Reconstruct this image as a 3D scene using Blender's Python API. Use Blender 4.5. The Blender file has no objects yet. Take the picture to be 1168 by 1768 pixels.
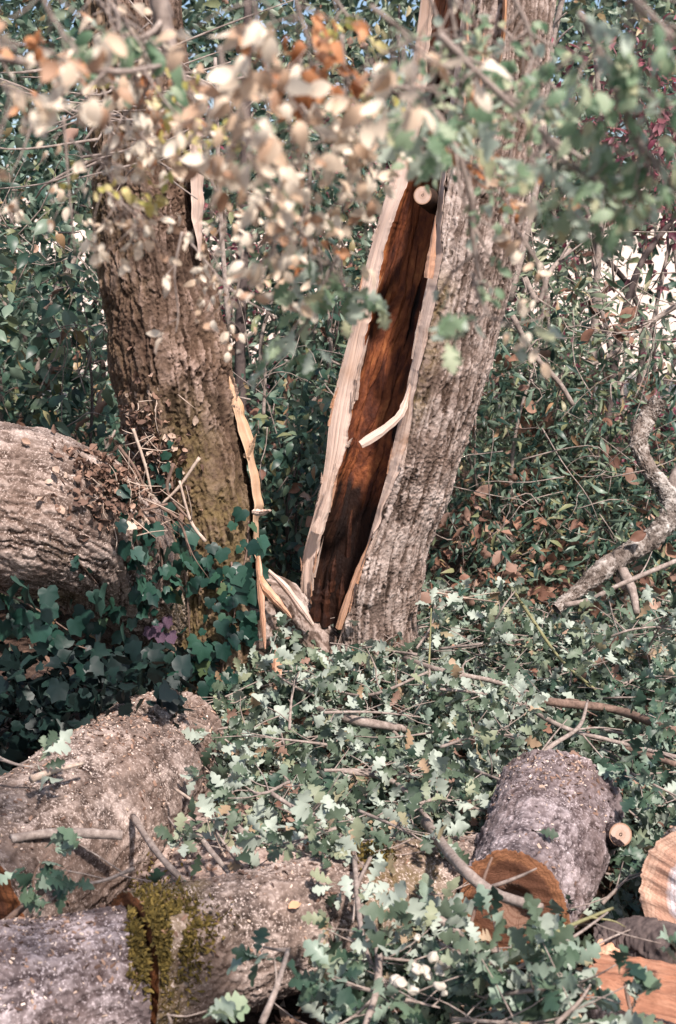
import bpy, math, random
import numpy as np
from mathutils import Vector, Matrix
from mathutils.bvhtree import BVHTree

S = bpy.context.scene
C = S.collection
R = random.Random(7)
RN = np.random.RandomState(11)

# ------------------------------------------------------------------ camera
PITCH = math.radians(10.5)
EYE = Vector((0, 0, 1.6))
FPX = 2210.0
cam = bpy.data.cameras.new('camera')
camo = bpy.data.objects.new('camera', cam); C.objects.link(camo)
camo.location = EYE
camo.rotation_euler = (math.pi/2 - PITCH, 0, 0)
cam.sensor_fit = 'VERTICAL'; cam.sensor_height = 36; cam.sensor_width = 24; cam.lens = 45
cam.clip_start = 0.05; cam.clip_end = 2000
cam.dof.use_dof = True; cam.dof.focus_distance = 4.1; cam.dof.aperture_fstop = 5.8
S.camera = camo

# ------------------------------------------------------------------ light
SUN_EL, SUN_AZ = math.radians(52), math.radians(27)      # azimuth: degrees right of straight behind the camera
W_ = bpy.data.worlds.new('World'); S.world = W_; W_.use_nodes = True
wn = W_.node_tree; wn.nodes.clear()
sky = wn.nodes.new('ShaderNodeTexSky'); sky.sky_type = 'NISHITA'; sky.sun_disc = False
sdir = Vector((math.sin(SUN_AZ)*math.cos(SUN_EL), -math.cos(SUN_AZ)*math.cos(SUN_EL), math.sin(SUN_EL)))
sky.sun_elevation = SUN_EL
sky.sun_rotation = math.atan2(sdir.x, sdir.y)
sky.air_density = 1.0; sky.dust_density = 2.0; sky.ozone_density = 1.0
bg = wn.nodes.new('ShaderNodeBackground'); bg.inputs[1].default_value = 0.1
wo = wn.nodes.new('ShaderNodeOutputWorld')
wn.links.new(sky.outputs[0], bg.inputs[0]); wn.links.new(bg.outputs[0], wo.inputs[0])
sl = bpy.data.lights.new('sun', 'SUN'); sl.energy = 4.5; sl.angle = math.radians(3); sl.color = (1, .89, .83)
so = bpy.data.objects.new('sun', sl); C.objects.link(so)
so.rotation_euler = sdir.to_track_quat('Z', 'Y').to_euler(); so.location = (0, 0, 20)
S.view_settings.view_transform = 'Standard'; S.view_settings.look = 'None'
S.view_settings.exposure = 0.9; S.view_settings.gamma = 1
S.cycles.max_bounces = 6; S.cycles.transparent_max_bounces = 4

# ------------------------------------------------------------------ helpers: places
fw = Vector((0, math.cos(PITCH), -math.sin(PITCH))); up = Vector((0, math.sin(PITCH), math.cos(PITCH))); rt = Vector((1, 0, 0))
def ray(px, py): return fw + rt*((px-584)/FPX) + up*((884-py)/FPX)
def W(px, py, Y):
    d = ray(px, py); return EYE + d*(Y/d.y)
def pxr(px, py, Y, r):                     # a radius in photo pixels at that distance, in metres
    return r*(Y/ray(px, py).y)/FPX
def ground_z(x, y):
    a = max(0.0, min(1.0, (y-2.5)/6.0))
    return 0.02 + 0.28*a*a*(3-2*a) + 0.035*math.sin(x*1.7+y)*math.cos(y*1.3)
def heap_z(x, y):                          # top of the brush heap
    k = 0.20 + 0.05*max(0, min(2, y-2.2)) + 0.04*math.sin(3.1*x+1)*math.cos(2.7*y) + 0.035*math.sin(7*x+5*y) + .02*math.sin(15*x-11*y) + .07*max(0, min(1, (y-3.3)/.7))
    return k
def HP(px, py, dz=0.0):                    # where the ray meets the heap
    d = ray(px, py); z = 0.26
    for _ in range(6):
        s = (z + dz - EYE.z)/d.z; p = EYE + d*s; z = heap_z(p.x, p.y)
    return EYE + d*((z + dz - EYE.z)/d.z)

# ------------------------------------------------------------------ helpers: numpy noise
def _h(ix, iy, iz, k=0):
    n = (ix.astype(np.int64)*73856093) ^ (iy.astype(np.int64)*19349663) ^ (iz.astype(np.int64)*83492791) ^ (k*2654435761)
    n = n & 0xffffffff
    n = (n ^ (n >> 15))*2246822519 & 0xffffffff
    n = (n ^ (n >> 13))*3266489917 & 0xffffffff
    n = n ^ (n >> 16)
    return (n & 0xffffff)/float(0xffffff)
def vnoise(p):
    i = np.floor(p).astype(np.int64); f = p - i; f = f*f*(3-2*f); o = 0
    for a in (0, 1):
        for b in (0, 1):
            for c in (0, 1):
                w = (f[:, 0] if a else 1-f[:, 0])*(f[:, 1] if b else 1-f[:, 1])*(f[:, 2] if c else 1-f[:, 2])
                o = o + w*_h(i[:, 0]+a, i[:, 1]+b, i[:, 2]+c)
    return o*2-1
def fbm(p, n=3):
    o = 0; a = 1; t = 0
    for k in range(n):
        o = o + a*vnoise(p*(2**k)+17.3*k); t += a; a *= .5
    return o/t
def worley(p):
    i = np.floor(p).astype(np.int64); f1 = np.full(len(p), 9.0); f2 = np.full(len(p), 9.0); idd = np.zeros(len(p))
    for a in (-1, 0, 1):
        for b in (-1, 0, 1):
            for c in (-1, 0, 1):
                x, y, z = i[:, 0]+a, i[:, 1]+b, i[:, 2]+c
                q = np.stack([x+_h(x, y, z, 1), y+_h(x, y, z, 2), z+_h(x, y, z, 3)], 1)
                d = np.sqrt(((q-p)**2).sum(1))
                m = d < f1
                f2 = np.where(m, f1, np.minimum(f2, d)); idd = np.where(m, _h(x, y, z, 4), idd); f1 = np.where(m, d, f1)
    return f1, f2, idd
def sstep(a, b, x):
    t = np.clip((x-a)/(b-a), 0, 1); return t*t*(3-2*t)

# ------------------------------------------------------------------ helpers: objects
BV = []                                    # (bvh) of solid things, to lay leaves and chips on
def tag(o, label=None, cat=None, group=None, kind=None):
    if label: o['label'] = label
    if cat: o['category'] = cat
    if group: o['group'] = group
    if kind: o['kind'] = kind
    return o
def empty(name, loc, label, cat, group=None):
    o = bpy.data.objects.new(name, None); o.location = loc; o.empty_display_size = .1; C.objects.link(o)
    return tag(o, label, cat, group)
def mesh_obj(name, V, F, mat, parent=None, smooth=True, attrs=None, solid=False):
    V = np.asarray(V, dtype=np.float64).reshape(-1, 3)
    if solid: BV.append(BVHTree.FromPolygons([tuple(v) for v in V], [tuple(int(q) for q in f) for f in F]))
    off = np.array(parent_world(parent)) if parent else np.zeros(3)
    me = bpy.data.meshes.new(name)
    fill(me, V-off, F, smooth, attrs)
    me.materials.append(mat)
    o = bpy.data.objects.new(name, me); C.objects.link(o)
    if parent: o.parent = parent
    return o
def parent_world(p):
    v = Vector(p.location)
    while p.parent: p = p.parent; v = v + p.location
    return v
def fill(me, V, F, smooth=True, attrs=None):
    me.vertices.add(len(V)); me.vertices.foreach_set('co', np.ascontiguousarray(V, dtype=np.float32).ravel())
    if isinstance(F, np.ndarray):
        n, k = F.shape; idx = F.ravel(); starts = np.arange(0, n*k, k); tot = np.full(n, k)
    else:
        tot = np.array([len(f) for f in F]); idx = np.array([i for f in F for i in f]); starts = np.concatenate([[0], np.cumsum(tot)[:-1]])
    me.loops.add(len(idx)); me.loops.foreach_set('vertex_index', idx.astype(np.int32))
    me.polygons.add(len(tot)); me.polygons.foreach_set('loop_start', starts.astype(np.int32)); me.polygons.foreach_set('loop_total', tot.astype(np.int32))
    me.polygons.foreach_set('use_smooth', np.full(len(tot), smooth))
    me.update(calc_edges=True)
    for k, a in (attrs or {}).items():
        a = np.asarray(a, dtype=np.float32)
        if a.ndim == 2:
            t = me.attributes.new(k, 'FLOAT_VECTOR', 'POINT'); t.data.foreach_set('vector', a.ravel())
        else:
            t = me.attributes.new(k, 'FLOAT', 'POINT'); t.data.foreach_set('value', a)
def grid_faces(nr, nc, closed=False):
    i = np.arange(nr-1)[:, None]; j = np.arange(nc if closed else nc-1)[None, :]
    j2 = (j+1) % nc
    a = i*nc+j; b = i*nc+j2; c = (i+1)*nc+j2; d = (i+1)*nc+j
    return np.stack([a, b, c, d], -1).reshape(-1, 4)
def spline(pts, n):
    P = np.array([list(p) for p in pts], float); m = len(P)
    if m == 2: t = np.linspace(0, 1, n)[:, None]; return P[0]*(1-t)+P[1]*t
    Q = np.vstack([2*P[0]-P[1], P, 2*P[-1]-P[-2]]); T = np.linspace(0, m-1-1e-6, n); k = T.astype(int); t = (T-k)[:, None]
    p0, p1, p2, p3 = Q[k], Q[k+1], Q[k+2], Q[k+3]
    return .5*((2*p1)+(-p0+p2)*t+(2*p0-5*p1+4*p2-p3)*t*t+(-p0+3*p1-3*p2+p3)*t**3)
def frames(P, ref=(0, 0, 1)):
    T = np.gradient(P, axis=0); T /= np.linalg.norm(T, axis=1)[:, None]+1e-9
    N = np.zeros_like(T); n = np.cross(T[0], ref)
    if np.linalg.norm(n) < .05: n = np.cross(T[0], (0, 1, 0))
    n = np.cross(n, T[0]); n /= np.linalg.norm(n)
    for i in range(len(P)):
        n = n - T[i]*np.dot(n, T[i]); n /= np.linalg.norm(n); N[i] = n
    return T, N, np.cross(T, N)

class MB:
    def __init__(s): s.v = []; s.f = []; s.n = 0
    def add(s, V, F):
        V = np.asarray(V, float).reshape(-1, 3)
        s.v.append(V); s.f += [tuple(int(i)+s.n for i in f) for f in F]; s.n += len(V)
    def tube(s, pts, r0, r1, seg=6, n=None, knob=0.0):
        n = n or max(4, len(pts)*4)
        P = spline(pts, n); T, N, B = frames(P)
        rad = np.linspace(r0, r1, n) if not hasattr(r0, '__len__') else np.interp(np.linspace(0, 1, n), np.linspace(0, 1, len(r0)), r0)
        if knob: rad = rad*(1+knob*RN.uniform(-1, 1, n))
        a = np.linspace(0, 2*np.pi, seg, endpoint=False)
        V = P[:, None]+rad[:, None, None]*(np.cos(a)[None, :, None]*N[:, None]+np.sin(a)[None, :, None]*B[:, None])
        F = [tuple(f) for f in grid_faces(n, seg, True)]
        F += [tuple(range(seg))[::-1], tuple((n-1)*seg+k for k in range(seg))]
        s.add(V, F)
    def obj(s, name, mat, parent=None, smooth=True, solid=False):
        return mesh_obj(name, np.vstack(s.v), s.f, mat, parent, smooth, None, solid)

# ------------------------------------------------------------------ materials
class Mat:
    def __init__(s, name, rough=.8, spec=.3):
        s.m = bpy.data.materials.new(name); s.m.use_nodes = True; s.t = s.m.node_tree
        s.b = s.t.nodes['Principled BSDF']; s.b.inputs['Roughness'].default_value = rough; s.b.inputs['Specular IOR Level'].default_value = spec
    def n(s, ty, **kw):
        x = s.t.nodes.new(ty)
        for k, v in kw.items(): setattr(x, k, v)
        return x
    def l(s, a, b): s.t.links.new(a, b)
    def attr(s, name): return s.n('ShaderNodeAttribute', attribute_name=name)
    def coord(s): return s.n('ShaderNodeTexCoord').outputs['Object']
    def scale(s, v, sc):
        m = s.n('ShaderNodeMapping'); s.l(v, m.inputs[0]); m.inputs[3].default_value = sc; return m.outputs[0]
    def noise(s, v, sc, det=4, rough=.6, dist=0):
        x = s.n('ShaderNodeTexNoise'); s.l(v, x.inputs['Vector']); x.inputs['Scale'].default_value = sc
        x.inputs['Detail'].default_value = det; x.inputs['Roughness'].default_value = rough; x.inputs['Distortion'].default_value = dist
        return x.outputs[0]
    def ramp(s, f, stops, interp='LINEAR'):
        x = s.n('ShaderNodeValToRGB'); s.l(f, x.inputs[0]); r = x.color_ramp; r.interpolation = interp
        while len(r.elements) < len(stops): r.elements.new(.5)
        for e, (p, c) in zip(r.elements, stops):
            e.position = p; e.color = (*c, 1) if hasattr(c, '__len__') else (c, c, c, 1)
        return x.outputs[0]
    def mix(s, f, a, b):
        x = s.n('ShaderNodeMix', data_type='RGBA')
        for v, i in ((f, 0), (a, 6), (b, 7)):
            if hasattr(v, 'is_linked'): s.l(v, x.inputs[i])
            else: x.inputs[i].default_value = v if i == 0 else (*v, 1)
        return x.outputs[2]
    def math(s, op, a, b=None, clamp=False):
        x = s.n('ShaderNodeMath', operation=op, use_clamp=clamp)
        for v, i in ((a, 0), (b, 1)):
            if v is None: continue
            if hasattr(v, 'is_linked'): s.l(v, x.inputs[i])
            else: x.inputs[i].default_value = v
        return x.outputs[0]
    def color(s, c): s.l(c, s.b.inputs['Base Color'])
    def bump(s, h, st, d=.01):
        x = s.n('ShaderNodeBump'); x.inputs['Strength'].default_value = st; x.inputs['Distance'].default_value = d
        s.l(h, x.inputs['Height']); s.l(x.outputs[0], s.b.inputs['Normal'])

def bark_mat(name, dark, mid, pale, lichen=.5, fleck=.55, mosscol=(.125, .092, .04)):
    m = Mat(name, .92, .15); co = m.coord(); h = m.attr('h').outputs['Fac']; moss = m.attr('moss').outputs['Fac']
    n1 = m.noise(co, 9, 5, .65); n2 = m.noise(co, 45, 5, .7); n3 = m.noise(co, 160, 3, .7); n4 = m.noise(co, 3, 3)
    a = m.math('ADD', m.math('MULTIPLY', h, .75), m.math('MULTIPLY', n2, .5))
    c = m.mix(m.ramp(a, [(.34, 0), (.74, 1)]), dark, mid)
    li = m.math('MULTIPLY', m.ramp(m.math('ADD', m.math('MULTIPLY', n1, .6), m.math('MULTIPLY', h, .35)), [(.62-lichen*.3, 0), (.8-lichen*.25, 1)]), m.ramp(n2, [(.35, .2), (.6, 1)]))
    c = m.mix(li, c, pale)
    mf = m.math('MULTIPLY', moss, m.ramp(m.math('ADD', m.math('MULTIPLY', n2, .6), m.math('MULTIPLY', n1, .5)), [(.42, 0), (.62, 1)]))
    c = m.mix(mf, c, mosscol)
    fl = m.ramp(n3, [(fleck, 0), (fleck+.07, 1)])
    c = m.mix(m.math('MULTIPLY', fl, m.ramp(n1, [(.35, .1), (.6, .8)])), c, tuple(min(.8, x*1.35) for x in pale))
    warm = m.ramp(n4, [(.4, 0), (.7, .22)])
    c = m.mix(warm, c, (.2, .115, .075))
    m.color(c); m.bump(m.math('ADD', n3, m.math('MULTIPLY', n2, 1.4)), .7, .004); return m.m
M = {}
M['bark'] = bark_mat('oak_bark', (.035, .024, .018), (.19, .14, .115), (.52, .44, .395), .6, .63)
M['bark_brown'] = bark_mat('brown_oak_bark', (.02, .012, .009), (.10, .066, .047), (.38, .28, .235), .42, .71)
M['bark_log'] = bark_mat('log_bark', (.032, .022, .018), (.175, .13, .108), (.47, .39, .345), .5, .55)
M['bark_grey'] = bark_mat('grey_log_bark', (.026, .019, .022), (.145, .115, .115), (.42, .365, .37), .5, .55)
M['bark_lichen'] = bark_mat('lichened_branch_bark', (.04, .032, .026), (.17, .14, .12), (.52, .49, .45), .55, .6)

def wood_mat(name, stops, sx=60, sy=4, stain=None, st=.5, rough=.75, decay_shade=None):
    m = Mat(name, rough, .2); tc = m.attr('tc').outputs['Vector']
    f = m.noise(m.scale(tc, (sx, sy, 1)), 1, 5, .65); g = m.noise(m.scale(tc, (7, 3, 1)), 1, 4, .6, 1.0)
    g2 = m.noise(m.scale(tc, (sx*3, sy*3, 1)), 1, 3)
    v = m.math('ADD', m.math('MULTIPLY', f, .55), m.math('MULTIPLY', g, .5))
    c = m.ramp(v, stops)
    if stain: c = m.mix(m.ramp(g, [(.5, 0), (.68, .8)]), c, stain)
    if decay_shade:
        c = m.mix(m.attr('moss').outputs['Fac'], c, decay_shade)  # on wood 'moss' carries the mask of decay stain and painted shade
    m.color(c); m.bump(m.math('ADD', f, g2), st, .006); return m.m
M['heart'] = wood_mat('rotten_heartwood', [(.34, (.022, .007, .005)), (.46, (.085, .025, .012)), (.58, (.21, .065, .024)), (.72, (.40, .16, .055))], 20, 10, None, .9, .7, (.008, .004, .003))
M['sap'] = wood_mat('torn_sapwood', [(.25, (.36, .2, .13)), (.38, (.62, .45, .36)), (.65, (.72, .57, .48))], 110, .45, (.46, .27, .17), .9)
M['sap_orange'] = wood_mat('torn_orange_wood', [(.3, (.34, .15, .09)), (.5, (.56, .32, .21)), (.7, (.72, .5, .38))], 60, 4, (.4, .17, .06), .8)
M['sap_yellow'] = wood_mat('torn_yellow_wood', [(.3, (.36, .2, .11)), (.5, (.56, .37, .24)), (.7, (.70, .54, .40))], 60, 4, (.55, .32, .15), .8)
M['split'] = wood_mat('split_firewood', [(.3, (.13, .055, .035)), (.5, (.33, .155, .095)), (.72, (.52, .30, .20))], 70, 6, (.42, .16, .08), 1.0)

def cut_mat(name, inner, mid, outer, ring, hr=.42):
    m = Mat(name, .8, .2); tc = m.attr('tc').outputs['Vector']
    nz = m.noise(m.scale(tc, (3, 3, 1)), 1, 3)
    ln = m.n('ShaderNodeVectorMath', operation='LENGTH'); m.l(tc, ln.inputs[0])
    r = m.math('ADD', ln.outputs['Value'], m.math('MULTIPLY', m.math('SUBTRACT', nz, .5), .12))
    c = m.ramp(r, [(0, inner), (hr, inner), (hr+.08, mid), (.84, mid), (.9, outer), (.97, outer)])
    w = m.math('SINE', m.math('MULTIPLY', r, 95.0))
    c = m.mix(m.math('MULTIPLY', m.ramp(w, [(.3, 0), (1, 1)]), .5), c, ring)
    saw = m.noise(m.scale(tc, (2, 45, 1)), 1, 3); sp = m.noise(m.scale(tc, (30, 30, 1)), 1, 4, .7)
    c = m.mix(m.ramp(sp, [(.5, 0), (.75, .5)]), c, ring)
    m.color(c); m.bump(m.math('ADD', saw, sp), .5, .004); return m.m
M['cut_orange'] = cut_mat('orange_sawn_face', (.17, .10, .07), (.14, .062, .036), (.29, .13, .065), (.08, .03, .015))
M['cut_pale'] = cut_mat('pale_sawn_face', (.60, .54, .55), (.46, .27, .19), (.56, .36, .26), (.30, .15, .1), .6)
M['cut_dark'] = cut_mat('dark_sawn_face', (.04, .014, .008), (.08, .03, .015), (.2, .075, .03), (.02, .01, .006))
M['cut_stub'] = cut_mat('stub_sawn_face', (.46, .32, .25), (.52, .38, .31), (.36, .22, .15), (.3, .18, .12))

def simple(name, stops, sc=20, rough=.85, bump=.5):
    m = Mat(name, rough, .2); co = m.coord(); n = m.noise(co, sc, 5, .7)
    m.color(m.ramp(n, stops)); m.bump(n, bump, .004); return m.m
M['twig'] = simple('grey_twig', [(.3, (.13, .1, .085)), (.55, (.27, .22, .19)), (.75, (.42, .37, .33))], 60)
M['twig_brown'] = simple('brown_twig', [(.3, (.07, .045, .035)), (.6, (.2, .135, .105))], 60)
M['twig_green'] = simple('green_twig', [(.3, (.13, .13, .06)), (.7, (.28, .26, .14))], 60)
M['twig_pale'] = simple('pale_twig', [(.3, (.3, .22, .17)), (.7, (.52, .42, .34))], 60)
M['stem_dark'] = simple('dark_stem', [(.3, (.04, .03, .03)), (.7, (.13, .1, .09))], 30)
M['fungus'] = simple('pale_fungus', [(.3, (.33, .30, .24)), (.7, (.50, .46, .40))], 40, .6)
M['dark_seed'] = simple('dark_purple_leaf', [(.3, (.05, .03, .05)), (.7, (.12, .07, .1))], 30, .5)

def leaf_mat(name, tops, under, rough=.5, trans=.25, spots=None):
    m = Mat(name, rough, .35)
    oi = m.n('ShaderNodeObjectInfo').outputs['Random']; a = m.attr('rnd').outputs['Fac']
    r = m.math('FRACT', m.math('ADD', oi, a))
    c = m.ramp(r, tops, 'LINEAR')
    n = m.noise(m.coord(), 60, 3, .6)
    c = m.mix(m.ramp(n, [(.45, 0), (.75, .35)]), c, tuple(x*.6 for x in tops[0][1]))
    if spots: c = m.mix(m.ramp(m.noise(m.coord(), 110, 2), [(.62, 0), (.66, .8)]), c, spots)
    if under:
        g = m.n('ShaderNodeNewGeometry').outputs['Backfacing']; c = m.mix(g, c, under)
    m.color(c)
    if trans:
        tr = m.n('ShaderNodeBsdfTranslucent'); m.l(c, tr.inputs[0]); mx = m.n('ShaderNodeMixShader'); mx.inputs[0].default_value = trans
        m.l(m.b.outputs[0], mx.inputs[1]); m.l(tr.outputs[0], mx.inputs[2])
        m.l(mx.outputs[0], m.t.nodes['Material Output'].inputs[0])
    return m.m
M['oak_leaf'] = leaf_mat('oak_leaf', [(0, (.028, .048, .03)), (.3, (.066, .097, .06)), (.65, (.13, .17, .115)), (.92, (.26, .28, .175)), (.96, (.30, .2, .12)), (1, (.40, .30, .2))], (.31, .355, .295), .55, .15)
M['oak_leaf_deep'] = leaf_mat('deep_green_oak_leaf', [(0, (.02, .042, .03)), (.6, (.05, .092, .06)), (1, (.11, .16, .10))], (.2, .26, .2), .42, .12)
M['ivy_leaf'] = leaf_mat('ivy_leaf', [(0, (.006, .022, .017)), (.6, (.015, .050, .036)), (.95, (.03, .08, .052)), (1, (.10, .13, .05))], (.035, .075, .058), .4, .1)
M['ivy_shaded'] = leaf_mat('painted_shade_ivy_leaf', [(0, (.003, .008, .008)), (.7, (.006, .018, .015)), (1, (.014, .034, .026))], None, .5, .05)  # near-black leaf colour paints in the deep shade below the lying trunk
M['bay_leaf'] = leaf_mat('thicket_leaf', [(0, (.016, .038, .03)), (.4, (.042, .088, .062)), (.75, (.09, .145, .095)), (.92, (.22, .23, .11)), (1, (.34, .20, .11))], (.16, .22, .16), .4, .25)
M['bay_leaf_light'] = leaf_mat('light_thicket_leaf', [(0, (.05, .08, .045)), (.45, (.14, .19, .115)), (.8, (.27, .31, .2)), (1, (.42, .34, .2))], (.25, .3, .22), .45, .25)
M['red_leaf'] = leaf_mat('red_thicket_leaf', [(0, (.09, .022, .04)), (.5, (.24, .055, .085)), (.8, (.34, .12, .13)), (1, (.12, .15, .1))], (.28, .12, .14), .5, .3)
M['dry_leaf'] = leaf_mat('dry_pale_leaf', [(0, (.42, .25, .16)), (.2, (.64, .48, .34)), (.5, (.78, .67, .53)), (1, (.84, .77, .64))], (.78, .68, .55), .6, .35)
M['brown_leaf'] = leaf_mat('brown_dead_leaf', [(0, (.10, .05, .035)), (.5, (.21, .105, .07)), (.85, (.33, .18, .12)), (1, (.46, .32, .24))], (.26, .16, .12), .65, .2)
M['orange_leaf'] = leaf_mat('orange_dry_leaf', [(0, (.34, .13, .05)), (.5, (.52, .24, .11)), (1, (.65, .38, .22))], (.5, .3, .2), .6, .3)
M['green_leaf'] = leaf_mat('fresh_green_leaf', [(0, (.12, .21, .12)), (.4, (.25, .36, .22)), (.75, (.42, .50, .34)), (1, (.6, .58, .36))], (.48, .56, .46), .5, .5)
M['yellow_leaf'] = leaf_mat('yellowing_leaf', [(0, (.4, .4, .12)), (.5, (.6, .5, .16)), (1, (.68, .6, .36))], (.6, .52, .3), .5, .35)
M['litter'] = leaf_mat('litter_piece', [(0, (.07, .04, .03)), (.5, (.17, .10, .07)), (.8, (.28, .17, .12)), (1, (.42, .32, .25))], None, .8, 0)
M['chip'] = leaf_mat('sawdust_chip', [(0, (.3, .19, .13)), (.5, (.5, .38, .3)), (1, (.72, .6, .52))], None, .8, 0)
M['moss'] = leaf_mat('moss_tuft', [(0, (.06, .045, .012)), (.5, (.13, .095, .022)), (1, (.24, .17, .045))], None, .9, .2)

gm = Mat('woodland_floor', .95, .1); co = gm.coord()
n1 = gm.noise(co, 6, 6, .7); n2 = gm.noise(co, 40, 5, .7)
soil = gm.ramp(gm.math('ADD', gm.math('MULTIPLY', n1, .5), gm.math('MULTIPLY', n2, .5)), [(.35, (.03, .022, .018)), (.52, (.085, .055, .042)), (.68, (.2, .14, .11))])
straw = gm.ramp(gm.noise(co, 1.2, 6, .7), [(.3, (.48, .37, .29)), (.7, (.70, .60, .52))])
sx = gm.n('ShaderNodeSeparateXYZ'); gm.l(co, sx.inputs[0])
far = gm.math('ADD', sx.outputs['Y'], gm.math('MULTIPLY', gm.noise(co, .5, 3), 4))
mr = gm.n('ShaderNodeMapRange'); gm.l(far, mr.inputs[0]); mr.inputs[1].default_value = 12.5; mr.inputs[2].default_value = 14.5
gm.color(gm.mix(mr.outputs[0], soil, straw)); gm.bump(gm.math('ADD', n1, n2), .8, .02); M['ground'] = gm.m

# ------------------------------------------------------------------ leaf templates  (leaf lies along +Y, its top faces +Z, length 1)
def blade(stations, fold=.15, curl=.1, wav=0.0):
    """stations: (t along, half width left, half width right)"""
    V = []; F = []
    for t, a, b in stations:
        z = -curl*(t-.3)**2*2
        w = wav*math.sin(t*17)
        V += [(-a, t, z+fold*a+w), (0, t, z), (b, t, z+fold*b-w)]
    for i in range(len(stations)-1):
        k = 3*i; F += [(k, k+1, k+4, k+3), (k+1, k+2, k+5, k+4)]
    return np.array(V, float), F
def oak_stations(rs):
    s = [(0, .01, .01), (.12, .02, .02)]
    lob = [(.2, .05), (.29, .17), (.35, .16), (.38, .07), (.5, .28), (.57, .27), (.6, .12), (.72, .31), (.8, .27), (.83, .14), (.92, .15), (1.0, .04)]
    for t, w in lob:
        s.append((t+rs.uniform(-.003, .003), w*rs.uniform(.75, 1.1), w*rs.uniform(.75, 1.1)))
    return s
T = {}
rs = random.Random(3)
T['oak'] = [blade(oak_stations(rs), f, c, w) for f, c, w in ((.2, .15, .02), (-.25, .3, .03), (.45, -.2, .02), (.1, .5, .04), (-.1, -.35, .03), (.6, .35, .03))]
oval = [(0, .008, .008), (.1, .01, .01), (.22, .17, .17), (.4, .27, .27), (.6, .29, .28), (.8, .2, .21), (.93, .1, .1), (1, .01, .01)]
T['oval'] = [blade(oval, f, c, w) for f, c, w in ((.2, .2, .01), (-.3, .5, .02), (.5, -.4, .02), (.1, .8, .03))]
lance = [(0, .01, .01), (.2, .09, .09), (.45, .13, .13), (.75, .08, .08), (1, .005, .005)]
T['lance'] = [blade(lance, f, c) for f, c in ((.3, .3), (-.2, .5), (.5, -.2))]
wide = [(0, .01, .01), (.12, .02, .02), (.3, .2, .2), (.55, .25, .25), (.8, .14, .14), (1, .01, .01)]
T['wide'] = [blade(wide, f, c) for f, c in ((.3, .3), (-.2, .5), (.4, -.3))]
# small tri-only ones for masses
T['tiny'] = [blade([(0, .02, .02), (.35, .2, .2), (.75, .17, .17), (1, .02, .02)], f, c) for f, c in ((.3, .4), (-.3, .3), (.5, -.3))]
def ivy(rs, fold):
    ang = [-150, -120, -95, -70, -48, -25, 0, 25, 48, 70, 95, 120, 150]
    rad = [.34, .46, .50, .44, .62, .52, .80, .52, .62, .44, .50, .46, .34]
    V = [(0, .3, 0), (0, .16, -.01)]
    for a, r in zip(ang, rad):
        r *= rs.uniform(.9, 1.1); x = math.sin(math.radians(a))*r*.85; y = .3+math.cos(math.radians(a))*r*.85
        V.append((x, y, abs(x)*fold - (.12+fold*.9)*(y-.3)**2+rs.uniform(-.04, .04)))
    F = [(0, i, i+1) for i in range(2, 14)]+[(0, 14, 1), (0, 1, 2)]
    F = [(f[0], f[2], f[1]) for f in F]
    return np.array(V), F
T['ivy'] = [ivy(rs, f) for f in (.2, -.2, .35, .05)]
def crumple(rs):
    n = 5; V = []; F = []
    for i in range(n+1):
        t = i/n; w = math.sin(math.pi*(.05+.9*t))*.32
        for j in (-1, -.4, .4, 1): V.append((j*w, t, rs.uniform(-.13, .13)+.25*abs(j)*w*2))
    F = [(i*4+j, i*4+j+1, i*4+j+5, i*4+j+4) for i in range(n) for j in range(3)]
    return np.array(V), F
T['dead'] = [crumple(rs) for _ in range(4)]
chip = (np.array([(-.5, -.2, 0), (.5, -.25, .05), (.45, .2, .1), (-.4, .25, -.05), (0, 0, .25)]), [(0, 1, 4), (1, 2, 4), (2, 3, 4), (3, 0, 4)])
T['chip'] = [chip]
LM = {}
def leaf_mesh(kind, mat, k):
    key = (kind, mat, k)
    if key not in LM:
        V, F = T[kind][k]; me = bpy.data.meshes.new('leaf'); fill(me, V, F, True); me.materials.append(M[mat]); LM[key] = me
    return LM[key]
def orient(d, nrm):
    d = Vector(d).normalized(); n = Vector(nrm); n = n - d*n.dot(d)
    if n.length < 1e-3: n = d.orthogonal()
    n.normalize(); x = d.cross(n)
    return Matrix((x, d, n)).transposed()
def put_leaf(parent, kind, mat, pos, d, nrm, size, name='leaf', k=None):
    me = leaf_mesh(kind, mat, R.randrange(len(T[kind])) if k is None else k)
    o = bpy.data.objects.new(name, me); C.objects.link(o)
    m = Matrix.Translation(Vector(pos) - (parent_world(parent) if parent else Vector((0, 0, 0)))) @ orient(d, nrm).to_4x4() @ Matrix.Diagonal((size*R.uniform(.85, 1.15), size, size, 1))
    o.matrix_basis = m
    if parent: o.parent = parent
    return o
def rnd_dir(zb=0.0):
    v = Vector((R.gauss(0, 1), R.gauss(0, 1), R.gauss(0, 1)+zb)); return v.normalized()
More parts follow.
